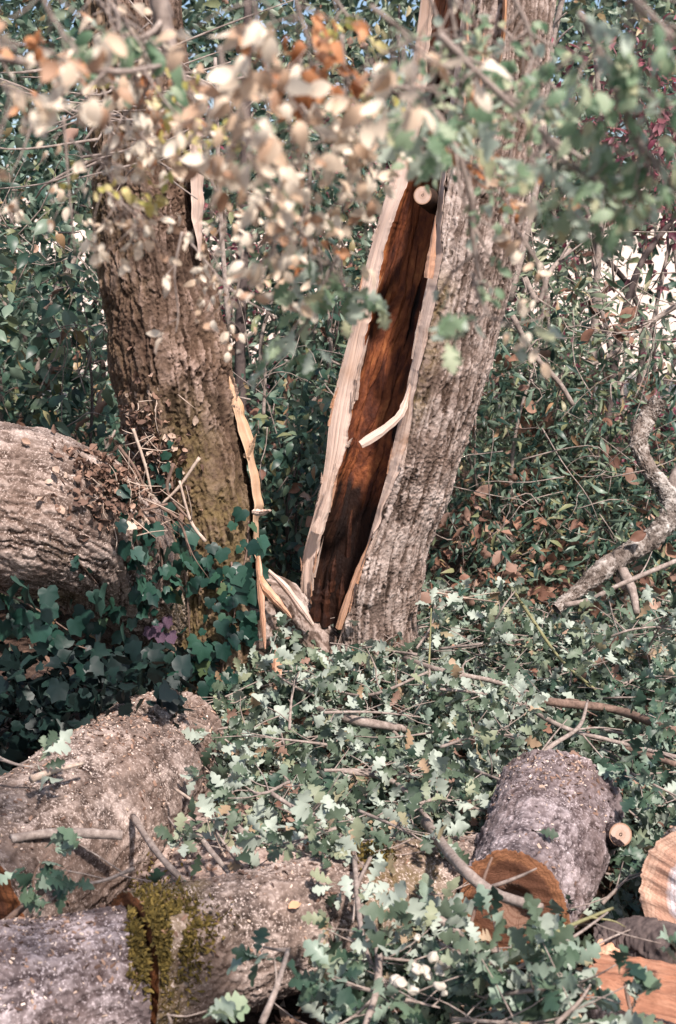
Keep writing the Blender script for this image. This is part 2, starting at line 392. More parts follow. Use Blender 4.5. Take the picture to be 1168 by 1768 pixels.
def cloud(name, kind, mat, pos, size, parent=None, up_bias=.7, dirs=None, stuff=True, label=None, cat=None, nrms=None):
    """a mass of leaves as one mesh"""
    n = len(pos); pos = np.asarray(pos, float)
    d = RN.normal(size=(n, 3)) if dirs is None else dirs
    nr = (RN.normal(size=(n, 3))+np.array([0, -.25*up_bias, up_bias])) if nrms is None else nrms
    d /= np.linalg.norm(d, axis=1)[:, None]; nr -= d*(d*nr).sum(1)[:, None]; nr /= np.linalg.norm(nr, axis=1)[:, None]+1e-9
    if kind == 'oak': nr[RN.uniform(size=n) < .4] *= -1
    x = np.cross(d, nr); sz = (np.full(n, size) if np.isscalar(size) else np.asarray(size))*RN.uniform(.5, 1.35, n)
    VV = []; FF = []; RR = []; base = 0
    pick = RN.randint(0, len(T[kind]), n)
    for k, (V, F) in enumerate(T[kind]):
        ii = np.where(pick == k)[0]
        if not len(ii): continue
        P = pos[ii, None]+sz[ii, None, None]*(V[None, :, 0:1]*x[ii, None]+V[None, :, 1:2]*d[ii, None]+V[None, :, 2:3]*nr[ii, None])
        F = np.array([f if len(f) == len(F[0]) else f for f in F])
        FF.append((F[None]+(np.arange(len(ii))*len(V))[:, None, None]+base).reshape(-1, F.shape[1])); VV.append(P.reshape(-1, 3))
        RR.append(np.repeat(RN.uniform(0, 1, len(ii)), len(V))); base += len(ii)*len(V)
    o = mesh_obj(name, np.vstack(VV), np.vstack(FF), M[mat], parent, True, {'rnd': np.concatenate(RR)})
    if stuff: o['kind'] = 'stuff'
    if label: o['label'] = label
    if cat: o['category'] = cat
    return o

# ------------------------------------------------------------------ ground
u = np.linspace(-1, 1, 241); gx = np.sinh(u*5.2)/np.sinh(5.2)*320
v = np.linspace(-1, 1, 281); gy = 4+np.sinh(v*5.2)/np.sinh(5.2)*330
X, Y = np.meshgrid(gx, gy)
a = np.clip((Y-2.5)/6, 0, 1)
Z = .02+.28*a*a*(3-2*a)+np.where(np.abs(Y) < 30, .035*np.sin(X*1.7+Y)*np.cos(Y*1.3), 0)
P3 = np.stack([X.ravel(), Y.ravel(), np.zeros(X.size)], 1)
Z = Z+(fbm(P3*4, 4)*.03).reshape(Z.shape)
Z = Z + np.clip((Y-22)/90, 0, 1)**1.5*9*(1+.25*np.sin(X*.02))
g = mesh_obj('ground', np.stack([X, Y, Z], -1).reshape(-1, 3), grid_faces(281, 241), M['ground'])
tag(g, kind='structure', label='dark woodland floor of litter opening to pale dry grass')

# ------------------------------------------------------------------ bark cylinders
def bark_disp(T_axis_coords, cell, amp, elong=4.0, warp=.6, seed=0.0, fine=.0025, rough=0.0):
    """P sample position in metres laid out (cos, sin, along); returns height 0..1 and displacement"""
    tcx = T_axis_coords
    q = tcx/cell*.62; q = q.copy(); q[:, 2] /= elong
    w = np.stack([fbm(q*np.array([.5, .5, .9])+seed, 3), fbm(q*np.array([.5, .5, .9])+seed+31, 3), fbm(q*.8+seed+77, 3)*.5], 1)
    jag = np.stack([fbm(tcx*90+seed, 2), fbm(tcx*90+seed+9, 2), fbm(tcx*60+4, 2)*.6], 1)
    q = q+w*warp*1.3+jag*.22
    r1 = np.abs(vnoise(q)+.35*vnoise(q*2+5)); r2 = np.abs(vnoise(q*1.35+40)+.3*vnoise(q*2.9+15))
    f1, f2, i1 = worley(q*np.array([1.3, 1.3, 2.0])+11)
    e = sstep(.0, .3, r1)*.5+sstep(.0, .26, r2)*.5
    pl = sstep(.0, .3, f2-f1)
    k = 1-rough
    grit = fbm(tcx*170+2, 3)
    lumps = fbm(tcx*48+seed, 4)
    blot = sstep(-.1, .4, fbm(tcx*14+seed+3, 3))
    h = np.clip(k*(e*(.78+.22*i1)*(.85+.15*pl)+grit*.2)+rough*(.5+lumps*.9+.3*(e-.5)+grit*.4), 0, 1.2)*(.74+.26*blot)
    big = fbm(tcx*3.0+seed, 3)+.35*fbm(tcx*11+seed, 3)
    d = amp*h+amp*1.0*big+fine*.8*fbm(tcx*240, 2)
    return h, d
def bark_tube(name, pts, rads, mat, parent, nseg=260, nrow=300, cell=.022, amp=.012, elong=4, th=None, moss=None, seed=0.0, warp=.42, oval=None, solid=True, rough=0.0):
    """th: function(v)-> (start,end) angle of the shell; None for a closed trunk. Angle 0 points at -Y (the camera), grows to +X"""
    P = spline(pts, nrow); v = np.linspace(0, 1, nrow)
    rad = np.interp(v, np.linspace(0, 1, len(rads)), rads)
    L = np.concatenate([[0], np.cumsum(np.linalg.norm(np.diff(P, axis=0), axis=1))])
    T_, N_, B_ = frames_cam(P)
    if th is None:
        A = np.tile(np.linspace(0, 2*np.pi, nseg, endpoint=False), (nrow, 1))
    else:
        A = np.stack([np.linspace(*th(t), nseg) for t in v])
    rr = rad[:, None]*np.ones_like(A)
    if oval: rr = rr*oval(A, v[:, None])
    c, s = np.cos(A), np.sin(A)
    rm = rad.mean()
    tc = np.stack([c*rm, s*rm, L[:, None]*np.ones_like(A)], -1).reshape(-1, 3)+seed
    h, d = bark_disp(tc, cell, amp, elong, warp, seed, .0025, rough)
    rr = rr+d.reshape(A.shape)
    V = P[:, None]+rr[..., None]*(c[..., None]*N_[:, None]+s[..., None]*B_[:, None])
    V = V.reshape(-1, 3)
    mk = moss(V, A.ravel(), np.repeat(v, A.shape[1])) if moss else np.zeros(len(V))
    F = grid_faces(nrow, nseg, th is None)
    o = mesh_obj(name, V, F, mat, parent, True, {'h': h, 'moss': np.clip(mk, 0, 1)}, solid)
    return o, P, rad, T_, N_, B_, A, rr
def frames_cam(P):
    T_ = np.gradient(P, axis=0); T_ /= np.linalg.norm(T_, axis=1)[:, None]
    N_ = np.tile(np.array([0, -1., 0]), (len(P), 1)); N_ -= T_*(N_*T_).sum(1)[:, None]
    bad = np.linalg.norm(N_, axis=1) < .3
    N_[bad] = np.array([0, 0, 1.])-T_[bad]*T_[bad][:, 2:3]
    N_ /= np.linalg.norm(N_, axis=1)[:, None]
    B_ = np.cross(T_, N_)
    if B_[:, 0].mean() < 0 and abs(T_[:, 2].mean()) > .5: B_ = -B_
    return T_, N_, B_
def cut_face(name, center, normal, upv, rr, mat, parent, rough=.003, holes=0.0, nr=26, seed=0.0):
    """a sawn end: rings of geometry out to the radius array rr"""
    n = Vector(normal).normalized(); a = Vector(upv); a = (a-n*a.dot(n)).normalized(); b = n.cross(a)
    ns = len(rr); ang = np.linspace(0, 2*np.pi, ns, endpoint=False)
    k = np.linspace(0, 1, nr)[1:]
    X = (k[:, None]*np.cos(ang)*rr[None]); Y = (k[:, None]*np.sin(ang)*rr[None])
    pp = np.stack([X.ravel()*6, Y.ravel()*90, np.full(X.size, seed)], 1)
    z = rough*fbm(pp, 3)+rough*fbm(np.stack([X.ravel()*30, Y.ravel()*30, np.full(X.size, seed+5)], 1), 3)*2
    crack = np.abs(np.sin(ang*2.5+seed))[None]*np.ones_like(X); z -= (.0008*(crack < .05)).ravel()
    if holes: z -= holes*sstep(.4, .1, (k[:, None]*np.ones_like(X)).ravel()+.1*fbm(pp*.2, 2))
    V = np.array(center)+X.ravel()[:, None]*np.array(a)+Y.ravel()[:, None]*np.array(b)+z[:, None]*np.array(n)
    V = np.vstack([V, np.array(center)-np.array(n)*holes]); kk = (k[:, None]*np.ones_like(X)).ravel()
    tc = np.stack([kk*np.tile(np.cos(ang), nr-1), kk*np.tile(np.sin(ang), nr-1), np.zeros(len(kk))], 1); tc = np.vstack([tc, [[0, 0, 0]]])
    F = [tuple(f) for f in grid_faces(nr-1, ns, True)]+[(len(V)-1, i, (i+1) % ns) for i in range(ns)]
    return mesh_obj(name, V, F, mat, parent, True, {'tc': tc})

# ================================================================== LEFT TREE
YL = 4.2
lt = empty('split_oak_tree', W(400, 1180, YL), 'standing brown oak trunk left of the hollow one, torn wood down its right edge', 'tree trunk')
rows = [(-80, 158, 300), (100, 152, 322), (300, 160, 334), (400, 166, 344), (520, 182, 372), (620, 190, 394), (720, 212, 410), (820, 250, 428), (920, 272, 442), (1020, 276, 448), (1120, 272, 462), (1230, 255, 490)]
pts = [W((a+b)/2, y, YL) for y, a, b in rows][::-1]
rads = [pxr((a+b)/2, y, YL, (b-a)/2)*.95 for y, a, b in rows][::-1]
def moss_left(V, A, v):
    n = fbm(V*6, 3)
    zz = V[:, 2]
    low = sstep(1.4, .75, zz+n*.3)*sstep(.3, -.1, V[:, 0]+.40+n*.15)
    top = sstep(1.3, 1.7, zz+n*.3)*.22*(n > 0)
    edge = sstep(-.66, -.78, V[:, 0]+n*.1)*.45
    return low*1.1+top+edge
lo = bark_tube('trunk', pts, rads, M['bark_brown'], lt, 400, 600, .019, .022, 6.0, moss=moss_left, seed=3.0, oval=lambda A, v: 1+.04*np.sin(3*A+v*5)+.03*np.sin(5*A-v*9))

def strip(name, rows, Yf, Yb, mat, parent, n=180, nc=8, jag=.004, seed=0.0, rag=3.0):
    """torn strip between two edges given as (y, x_front, x_back) in the photo, with its own depth"""
    y = np.array([r[0] for r in rows], float); t = np.linspace(y[0], y[-1], n)
    xf = np.interp(t, y, [r[1] for r in rows]); xb = np.interp(t, y, [r[2] for r in rows])
    fr = fbm(np.stack([t/28+seed, np.zeros(n), np.zeros(n)], 1), 3)*rag; fr2 = fbm(np.stack([t/22+seed+50, np.zeros(n), np.zeros(n)], 1), 3)*rag
    xf = xf+fr; xb = xb+fr2
    V = []; tc = []
    for i in range(n):
        a = np.array(W(xf[i], t[i], Yf)); b = np.array(W(xb[i], t[i], Yb))
        for j in range(nc):
            k = j/(nc-1); V.append(a*(1-k)+b*k); tc.append((k*.06, t[i]*.002, 0))
    V = np.array(V); tc = np.array(tc)+seed
    dsp = fbm(np.stack([tc[:, 0]*160, tc[:, 1]*7, np.zeros(len(V))], 1), 3)
    V[:, 1] -= dsp*jag*2
    # a back layer gives it thickness
    Vb = V+np.array([0, .014, 0]); nV = len(V); F = grid_faces(n, nc)
    F2 = F[:, ::-1]+nV
    e = []
    for i in range(n-1):
        e += [(i*nc, (i+1)*nc, (i+1)*nc+nV, i*nc+nV), (i*nc+nc-1, i*nc+nc-1+nV, (i+1)*nc+nc-1+nV, (i+1)*nc+nc-1)]
    e += [(0, 0+nV, nc-1+nV, nc-1), ((n-1)*nc, (n-1)*nc+nc-1, (n-1)*nc+nc-1+nV, (n-1)*nc+nV)]
    return mesh_obj(name, np.vstack([V, Vb]), np.vstack([F, F2, np.array(e)]), mat, parent, True, {'tc': np.vstack([tc, tc]), 'moss': np.zeros(2*nV)})
s_ = strip('sapwood_strip', [(650, 396, 401), (672, 396, 408), (700, 403, 418), (760, 416, 437), (800, 426, 441), (850, 435, 452), (872, 438, 455), (900, 437, 447), (960, 440, 448), (1000, 446, 458), (1060, 452, 461), (1125, 454, 467)], YL-.07, YL+.05, M['sap_yellow'], lt, seed=1.3, rag=5)
s_['label'] = 'yellowish torn wood strip down the right edge of the trunk'
s_ = strip('sapwood_strip', [(180, 322, 334), (230, 326, 350), (300, 329, 352), (380, 331, 351), (400, 336, 350), (450, 343, 349)], YL-.15, YL-.05, M['sap'], lt, n=80, seed=4.1)
s_['label'] = 'pale pink torn strip high on the trunk'
def shard(name, pts, wid, mat, parent, nrm=(0, -1, .2), thick=.01):
    """a flat split sliver of wood along 3D points"""
    P = spline(pts, 14); w = np.interp(np.linspace(0, 1, 14), np.linspace(0, 1, len(wid)), wid); w = w*RN.uniform(.72, 1.15, 14); T_ = np.gradient(P, axis=0); T_ /= np.linalg.norm(T_, axis=1)[:, None]
    nn = np.array(nrm, float); V = []; tc = []
    for i in range(14):
        s = np.cross(T_[i], nn); s /= np.linalg.norm(s); n2 = np.cross(s, T_[i]); j = R.uniform(-.12, .12)
        for a, b in ((-1, 0), (-.3+j, 1), (.4+j, .8), (1, 0), (.2, -1)):
            V.append(P[i]+s*w[i]*a+n2*thick*b*(.5+.5*min(1, w[i]/max(wid)))); tc.append((a*.03, i*.02, 0))
    F = [tuple(f) for f in grid_faces(14, 5, True)]+[(0, 1, 2, 3, 4), tuple(13*5+k for k in (4, 3, 2, 1, 0))]
    return mesh_obj(name, V, F, mat, parent, False, {'tc': np.array(tc)+R.random()*5, 'moss': np.full(len(V), .8 if name == 'rotten_wood' else 0.0)})  # rotten pieces take the same dark tint as the hollow's wall
shard('splinter', [W(438, 884, YL-.1), W(452, 885, YL-.12), W(467, 881, YL-.15)], [.012, .012, .003], M['sap'], lt)
shard('splinter', [W(425, 790, YL-.05), W(436, 768, YL-.06), W(443, 750, YL-.08)], [.014, .009, .001], M['sap_yellow'], lt)
shard('splinter', [W(402, 700, YL-.05), W(400, 672, YL-.05), W(397, 650, YL-.05)], [.016, .01, .001], M['sap_yellow'], lt)
# torn crotch joining the two stems
bark_tube('stump_base', [W(425, 1180, YL), W(440, 1060, YL), W(475, 1030, YL+.02), W(520, 1075, YL+.02), W(575, 1150, YL), W(590, 1230, YL)], [.12, .085, .06, .055, .085, .13], M['bark'], lt, 120, 160, .018, .010, 2.5, seed=8)
shard('torn_wood', [W(446, 975, YL-.09), W(455, 1010, YL-.13), W(480, 1040, YL-.13), W(503, 1066, YL-.11)], [.006, .014, .016, .004], M['sap_orange'], lt, thick=.014)
shard('torn_wood', [W(458, 980, YL-.07), W(490, 1010, YL-.1), W(520, 1050, YL-.1), W(540, 1078, YL-.09)], [.005, .011, .014, .006], M['sap'], lt, thick=.014)
shard('torn_wood', [W(446, 960, YL-.1), W(452, 1040, YL-.14), W(458, 1120, YL-.16)], [.008, .013, .004], M['sap_orange'], lt)
shard('torn_wood', [W(478, 1120, YL-.2), W(480, 1150, YL-.22), W(476, 1190, YL-.24)], [.006, .02, .006], M['sap_orange'], lt)

# ================================================================== RIGHT TREE (hollow)
YR = 4.3
rtree = empty('hollow_oak_tree', W(630, 1180, YR), 'leaning grey oak trunk split open, showing its hollow rotten brown heart', 'tree trunk')
#  y, outer left, inner edge of left strip, inner edge of right strip, bark start, outer right
RW = [(-90, 738, 756, 800, 818, 965), (60, 722, 742, 782, 800, 950), (160, 712, 736, 768, 786, 938), (230, 700, 727, 758, 772, 930), (350, 664, 697, 747, 758, 908), (440, 638, 664, 740, 752, 892), (520, 619, 645, 722, 742, 872),
      (600, 600, 626, 708, 726, 853), (680, 585, 613, 692, 708, 826), (750, 572, 602, 676, 696, 801), (800, 562, 592, 666, 682, 787), (850, 555, 578, 652, 664, 768), (915, 541, 566, 634, 641, 746), (980, 523, 540, 616, 621, 734), (1040, 522, 534, 598, 603, 722), (1100, 526, 545, 576, 580, 720), (1200, 512, 535, 555, 560, 745)]
RW = RW[::-1]
ry = np.array([r[0] for r in RW], float)
cpts = [W((r[1]+r[5])/2, r[0], YR) for r in RW]
crad = [pxr((r[1]+r[5])/2, r[0], YR, (r[5]-r[1])/2) for r in RW]
nrow = 620
vv = np.linspace(0, 1, nrow)
idx = np.linspace(0, len(RW)-1, nrow)
def col(k): return np.interp(idx, np.arange(len(RW)), [r[k] for r in RW])
xl, xli, xri, xro, xr_, yy = col(1), col(2), col(3), col(4), col(5), col(0)
jit = lambda s, a: fbm(np.stack([yy/26+s, np.zeros(nrow), np.zeros(nrow)], 1), 4)*a
cx = (xl+xr_)/2; rp = (xr_-xl)/2
view_off = math.atan((cx.mean()-584)/FPX)         # the camera sees the trunk a little from its left
thR = np.arcsin(np.clip((xro+jit(2, 6)-cx)/rp, -.99, .99))
thL = -np.pi/2-.12+fbm(np.stack([yy/90+7, yy*0, yy*0], 1), 2)*.05
SH = .052
def shell_th(t):
    i = min(nrow-1, int(round(t*(nrow-1)))); return thR[i], 2*np.pi+thL[i]
def moss_right(V, A, v):
    n = fbm(V*7, 3); return sstep(.25, .7, np.exp(-((V[:, 2]-1.35)/.32)**2)*sstep(.42, .2, V[:, 0]-(V[:, 2]-1.3)*.25)+n*.35)*.8
o, P, rad, T_, N_, B_, A, rr = bark_tube('trunk', cpts, np.array(crad)*.955, M['bark'], rtree, 400, nrow, .0135, .018, 10, th=shell_th, moss=moss_right, seed=21.0, oval=None)
def polar(Pi, i, ang, r): return Pi+r*(math.cos(ang)*N_[i]+math.sin(ang)*B_[i])
# rims: the broken faces of the shell
def rim(name, side, mat):
    ker = np.hanning(93); ker /= ker.sum(); sm = np.convolve(np.pad(rr[:, 0] if side else rr[:, -1], 46, 'edge'), ker, 'valid')
    nc = 9; V = []; tc = []
    e1 = jit(11 if side else 15, .012)+fbm(np.stack([yy/5, yy*0, yy*0+side], 1), 2)*.0015; 
    for i in range(nrow):
        a0 = A[i, 0] if side else A[i, -1]; ro = sm[i]+.003
        scale_ = rp[i]/crad_i[i]
        if side:          # right rim: from bark edge, swings inward and towards the left
            a1 = math.asin(max(-.99, min(.99, (xri[i]-cx[i])/rp[i]*1.12))); ri = rad[i]-.035
        else:             # left rim: width as in the photo
            a1 = a0+.20; wdt = (xli[i]-xl[i])/rp[i]*rad[i]; ri = rad[i]-wdt*.88
        for j in range(nc):
            k = j/(nc-1); p = polar(P[i], i, a0*(1-k)+a1*k, ro*(1-k)+ri*k+e1[i]*k**4); V.append(p); tc.append((k*.06, i*.0045, 0))
    V = np.array(V); tc = np.array(tc)+(5 if side else 0)
    f = fbm(np.stack([tc[:, 0]*150, tc[:, 1]*.8, np.zeros(len(V))], 1), 4); V[:, 1] -= f*.012; V[:, 0] += f*.003
    return mesh_obj(name, V, grid_faces(nrow, nc), mat, rtree, True, {'tc': tc, 'moss': np.zeros(len(V))}, True), V.reshape(nrow, nc, 3)
crad_i = np.interp(idx, np.arange(len(RW)), crad)
rimL, VL = rim('sapwood_strip', False, M['sap']); rimL['label'] = 'broad pale torn strip along the left lip of the hollow'
rimR, VR = rim('sapwood_strip', True, M['sap']); rimR['label'] = 'narrow pinkish torn strip along the right lip of the hollow'
# the rotten inner wall, from the right rim round the back to the left rim
nc = 150; k = np.linspace(0, 1, nc)
VV = np.zeros((nrow, nc, 3)); TC = np.zeros((nrow, nc, 3)); BN = np.zeros((nrow, nc))
for i in range(nrow):
    a = VR[i, -1]; b = VL[i, -1]; c0 = P[i]
    def pol(q):
        d = q-c0; return math.atan2(np.dot(d, B_[i]), np.dot(d, N_[i])), np.linalg.norm(d)
    aa, ra = pol(a); ab, rb = pol(b)
    if ab < aa: ab += 2*math.pi
    an = aa*(1-k)+ab*k; env = np.sin(np.pi*k)**.35
    rin = (ra*(1-k)+rb*k)*(1-env)+(rad[i]-.07)*env
    fl = .5*env
    VV[i] = c0+rin[:, None]*(np.cos(an)[:, None]*N_[i]+np.sin(an)[:, None]*B_[i])
    VV[i] = VV[i]*(1-fl[:, None])+(a[None]*(1-k[:, None])+b[None]*k[:, None])*fl[:, None]
    TC[i, :, 0] = an*rad[i]; TC[i, :, 1] = i*.0045
pp = TC.reshape(-1, 3)
dsp = fbm(pp*np.array([45, 6, 1]), 4)*.014+fbm(pp*np.array([14, 4, 1])+3, 3)*.03-sstep(.25, .6, fbm(pp*np.array([9, 3, 1])+13, 3))*.02
w = np.tile(np.sin(np.pi*k)**.5, nrow)
cen = np.repeat(P, nc, 0); q = VV.reshape(-1, 3); dr = cen-q; dr /= np.linalg.norm(dr, axis=1)[:, None]+1e-9
q = q+dr*(dsp*w)[:, None]
ypix = np.repeat(yy, nc)
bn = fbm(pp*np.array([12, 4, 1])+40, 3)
decay_shade = np.clip(sstep(800, 900, ypix+bn*120)*.93+sstep(.42, .66, np.tile(1-k, nrow)+bn*.35)*.85*sstep(280, 420, ypix)+sstep(340, 240, ypix+bn*80)*.75+sstep(.12, .4, bn)*.8*sstep(420, 620, ypix)*.9+sstep(330, 420, ypix)*sstep(.05, .3, bn)*.3, 0, 1)  # dark decay stain, with the shade behind the right lip painted into it
hw = mesh_obj('heartwood', q, grid_faces(nrow, nc), M['heart'], rtree, True, {'tc': pp, 'moss': np.clip(decay_shade, 0, .96)}, True)
hw['label'] = 'rotten reddish brown wall of the hollow, black at the foot'
# rot chunks standing in the hollow, the bent sliver, the spike
shard('splinter', [W(712, 655, YR-.2), W(700, 695, YR-.22), W(690, 718, YR-.24), W(660, 744, YR-.26), W(623, 768, YR-.28)], [.004, .011, .014, .017, .012], M['sap'], rtree, thick=.010)['label'] = 'pale sliver bent out across the hollow'
shard('splinter', [W(740, 480, YR-.24), W(747, 430, YR-.25), W(752, 372, YR-.26)], [.016, .012, .0008], M['sap_orange'], rtree)['label'] = 'thin upright spike of torn wood'
shard('splinter', [W(585, 1085, YR-.2), W(612, 1000, YR-.23), W(640, 930, YR-.24)], [.012, .008, .001], M['sap_orange'], rtree)
shard('splinter', [W(548, 920, YR-.06), W(566, 860, YR-.07), W(580, 800, YR-.07)], [.02, .014, .002], M['sap'], rtree)
for (x, y, l, wd) in ((560, 1060, 60, .02), (585, 1065, 75, .018), (545, 1050, 50, .022), (600, 940, 60, .012), (572, 1000, 40, .015)):
    shard('rotten_wood', [W(x, y+20, YR-.12), W(x+3, y-l*.5, YR-.13), W(x+8, y-l, YR-.12)], [wd, wd*.8, .003], M['heart'], rtree, thick=.02)
# torn upper wood
for (x0, y0, x1, y1, wd) in ((806, 330, 815, 170, .010), (815, 230, 835, 60, .010), (800, 190, 805, 20, .012), (862, 120, 872, -40, .008)):
    shard('torn_wood', [W(x0, y0, YR-.2), W((x0+x1)/2+4, (y0+y1)/2, YR-.24), W(x1, y1, YR-.22)], [wd*.4, wd, wd*.4], M['sap_orange'], rtree, thick=.025)
for i in range(34):
    q = R.randrange(60, nrow-120); E = (VL if i % 3 else VR)[:, -1 if R.random() < .6 else 0]; l = R.randrange(12, 44); wd = R.uniform(.003, .008)
    a_, b_ = Vector(E[q]), Vector(E[min(nrow-1, q+l)]); off = Vector((R.uniform(-.012, .014), -R.uniform(.004, .02), 0))
    shard('splinter', [a_, a_.lerp(b_, .5)+off*.4, b_+off], [wd, wd*.8, .0006], M['sap'] if R.random() < .6 else M['sap_orange'], rtree, thick=.004)
mb = MB(); mb.tube([W(750, 350, YR-.08), W(738, 342, YR-.18), W(730, 337, YR-.26)], .036, .028, 14, 8, .05)
st = mb.obj('branch_stub', M['bark_brown'], rtree)
cut_face('cut_face', W(730, 337, YR-.263), (-.25, -1, .1), (0, 0, 1), np.full(24, .028), M['cut_stub'], st, .001, nr=8)

# ================================================================== LEANING / FALLEN STEM AT THE LEFT
ls = empty('fallen_tree', W(200, 1180, 3.9), 'thick grey furrowed trunk lying at the left edge, its lower end in the ivy', 'fallen tree')
lp = [W(-260, 850, 3.55), W(-60, 868, 3.66), (W(80, 892, 3.75)), W(175, 940, 3.90), W(245, 1040, 4.12), W(305, 1150, 4.30), W(340, 1270, 4.40)]
lr = [pxr(0, 870, 3.66, x) for x in (148, 147, 150, 138, 110, 90, 80)]
def moss_ls(V, A, v):
    n = fbm(V*6, 3); return sstep(.25, .6, n+.25+(V[:, 0]+.72)*1.2)*.75
bark_tube('trunk', lp, np.array(lr)*.94, M['bark_log'], ls, 400, 420, .017, .019, 5.5, moss=moss_ls, seed=33., warp=1.0, rough=.15)

# ================================================================== CUT LOGS
def log(name, label, a, b, ra, rb,  mat, facemat_a=None, facemat_b=None, cell=.017, amp=.013, nseg=240, nrow=200, moss=None, seed=0., cat='log', hole=0.0, tilt=None, bend=None, elong=3.6, group=None, rmid=None):
    e = empty(name, (a[0]*.5+b[0]*.5, a[1]*.5+b[1]*.5, max(0, min(a[2], b[2])-ra)), label, cat, group)
    mid = (Vector(a)+Vector(b))/2
    if bend: mid += Vector(bend)
    o, P, rad, T_, N_, B_, A, rr = bark_tube('bark', [a, mid, b], [ra, rmid or (ra+rb)/2, rb], mat, e, nseg, nrow, cell, amp, elong, moss=moss, seed=seed, warp=.8, rough=.38, oval=lambda A, v: 1+.05*np.sin(2*A+seed)+.03*np.sin(3*A+v*4+seed))
    if facemat_a: cut_face('cut_face', P[0]+T_[0]*.004, -T_[0], N_[0], rr[0][::1] - .002, facemat_a, e, .004, hole, seed=seed) if False else sawn(P[0], T_[0], N_[0], B_[0], rr[0], -1, facemat_a, e, hole, seed)
    if facemat_b: sawn(P[-1], T_[-1], N_[-1], B_[-1], rr[-1], 1, facemat_b, e, hole, seed)
    return e
def sawn(Pc, T_, N_, B_, rr, sgn, mat, e, hole, seed):
    ns = len(rr); ang = np.linspace(0, 2*np.pi, ns, endpoint=False); nr = 22; k = np.linspace(1, 0, nr)[:-1]
    rb = rr-.010                               # bark ring stands outside the wood
    kk = np.concatenate([[1.0], k]); X = []; zz = []
    for q, kq in enumerate(kk):
        r = rr if q == 0 else rb*kq
        x = np.cos(ang)*r; y = np.sin(ang)*r
        z = .007*fbm(np.stack([x*10, y*60, np.full(ns, seed)], 1), 3)+.005*fbm(np.stack([x*25, y*25, np.full(ns, seed+3)], 1), 3)
        if hole: z = z-hole*sstep(.5, .2, np.full(ns, kq)+.12*fbm(np.stack([x*20, y*20, np.full(ns, 1)], 1), 2))
        z = z - (0.0 if q else .002)
        if q == 0: z = z*0
        X.append(Pc+x[:, None]*N_+y[:, None]*B_+(sgn*z)[:, None]*T_); zz.append(np.stack([np.cos(ang)*kq, np.sin(ang)*kq, ang*0], 1)*(1 if q else 1.04))
    V = np.vstack(X+[(Pc-sgn*hole*T_)[None]]); tc = np.vstack(zz+[np.zeros((1, 3))])
    F = [tuple(f) for f in grid_faces(len(kk), ns, True)]+[((len(kk)-1)*ns+i, (len(kk)-1)*ns+(i+1) % ns, len(V)-1) for i in range(ns)]
    return mesh_obj('cut_face', V, F, mat, e, True, {'tc': tc})
l1 = log('cut_log', 'big grey speckled log lying below the ivy at left, far end sawn', W(300, 1272, 3.62), W(-95, 1590, 2.62), .150, .215, M['bark_log'], M['cut_dark'], M['cut_dark'], seed=51., hole=.04, cell=.02, nseg=280, nrow=280, rmid=.215, bend=(.03, 0, -.01), group='sawn logs on the ground')
def moss_b(V, A, v):
    n = fbm(V*9, 3); return sstep(.3, .7, np.exp(-((V[:, 0]+.385)/.11)**2)+n*.4-(v > .95))+sstep(.2, .6, np.exp(-((V[:, 0]-.14)/.09)**2)+n*.3)*.7+sstep(.2, .7, n)*.3
l2 = log('cut_log', 'long mossy log lying across the bottom, from saw cut to the orange ended log', W(226, 1668, 2.36), W(850, 1535, 2.86), .140, .120, M['bark_log'], M['cut_dark'], M['cut_orange'], seed=61., moss=moss_b, nseg=240, nrow=340, cell=.016, bend=(0, 0, .012), group='sawn logs on the ground')
l3 = log('cut_log', 'dull purplish grey log in the bottom left corner of the pile', W(-190, 1760, 2.15), W(221, 1684, 2.352), .148, .139, M['bark_grey'], None, M['cut_dark'], seed=71., nseg=200, nrow=160, cell=.014, group='sawn logs on the ground')
l4 = log('cut_log', 'speckled log at lower right with ragged orange sawn end facing out', W(889, 1568, 2.60), W(968, 1402, 3.1), .124, .160, M['bark_grey'], M['cut_orange'], M['cut_dark'], seed=81., hole=.035, nseg=240, nrow=220, cell=.017, group='sawn logs on the ground')
l5 = log('cut_log', 'log round at right edge of the picture with pale heart and ringed sawn face', W(1225, 1548, 2.5), W(1340, 1440, 3.1), .140, .15, M['bark_log'], M['cut_pale'], None, seed=91., nseg=220, nrow=120, cell=.017, amp=.012, group='sawn logs on the ground')
mb = MB(); mb.tube([W(1035, 1445, 2.98), W(1072, 1441, 2.86)], .036, .027, 14, 6, .05)
st = mb.obj('branch_stub', M['bark_grey'], l4)
c_ = W(1072, 1441, 2.858); cut_face('cut_face', c_, (.1, -1, .35), (0, 0, 1), np.full(24, .0275), M['cut_stub'], st, .001, nr=8)
# orange ragged bark lip of the notch
for k in range(9):
    a = k/9*2*math.pi*.5+.2
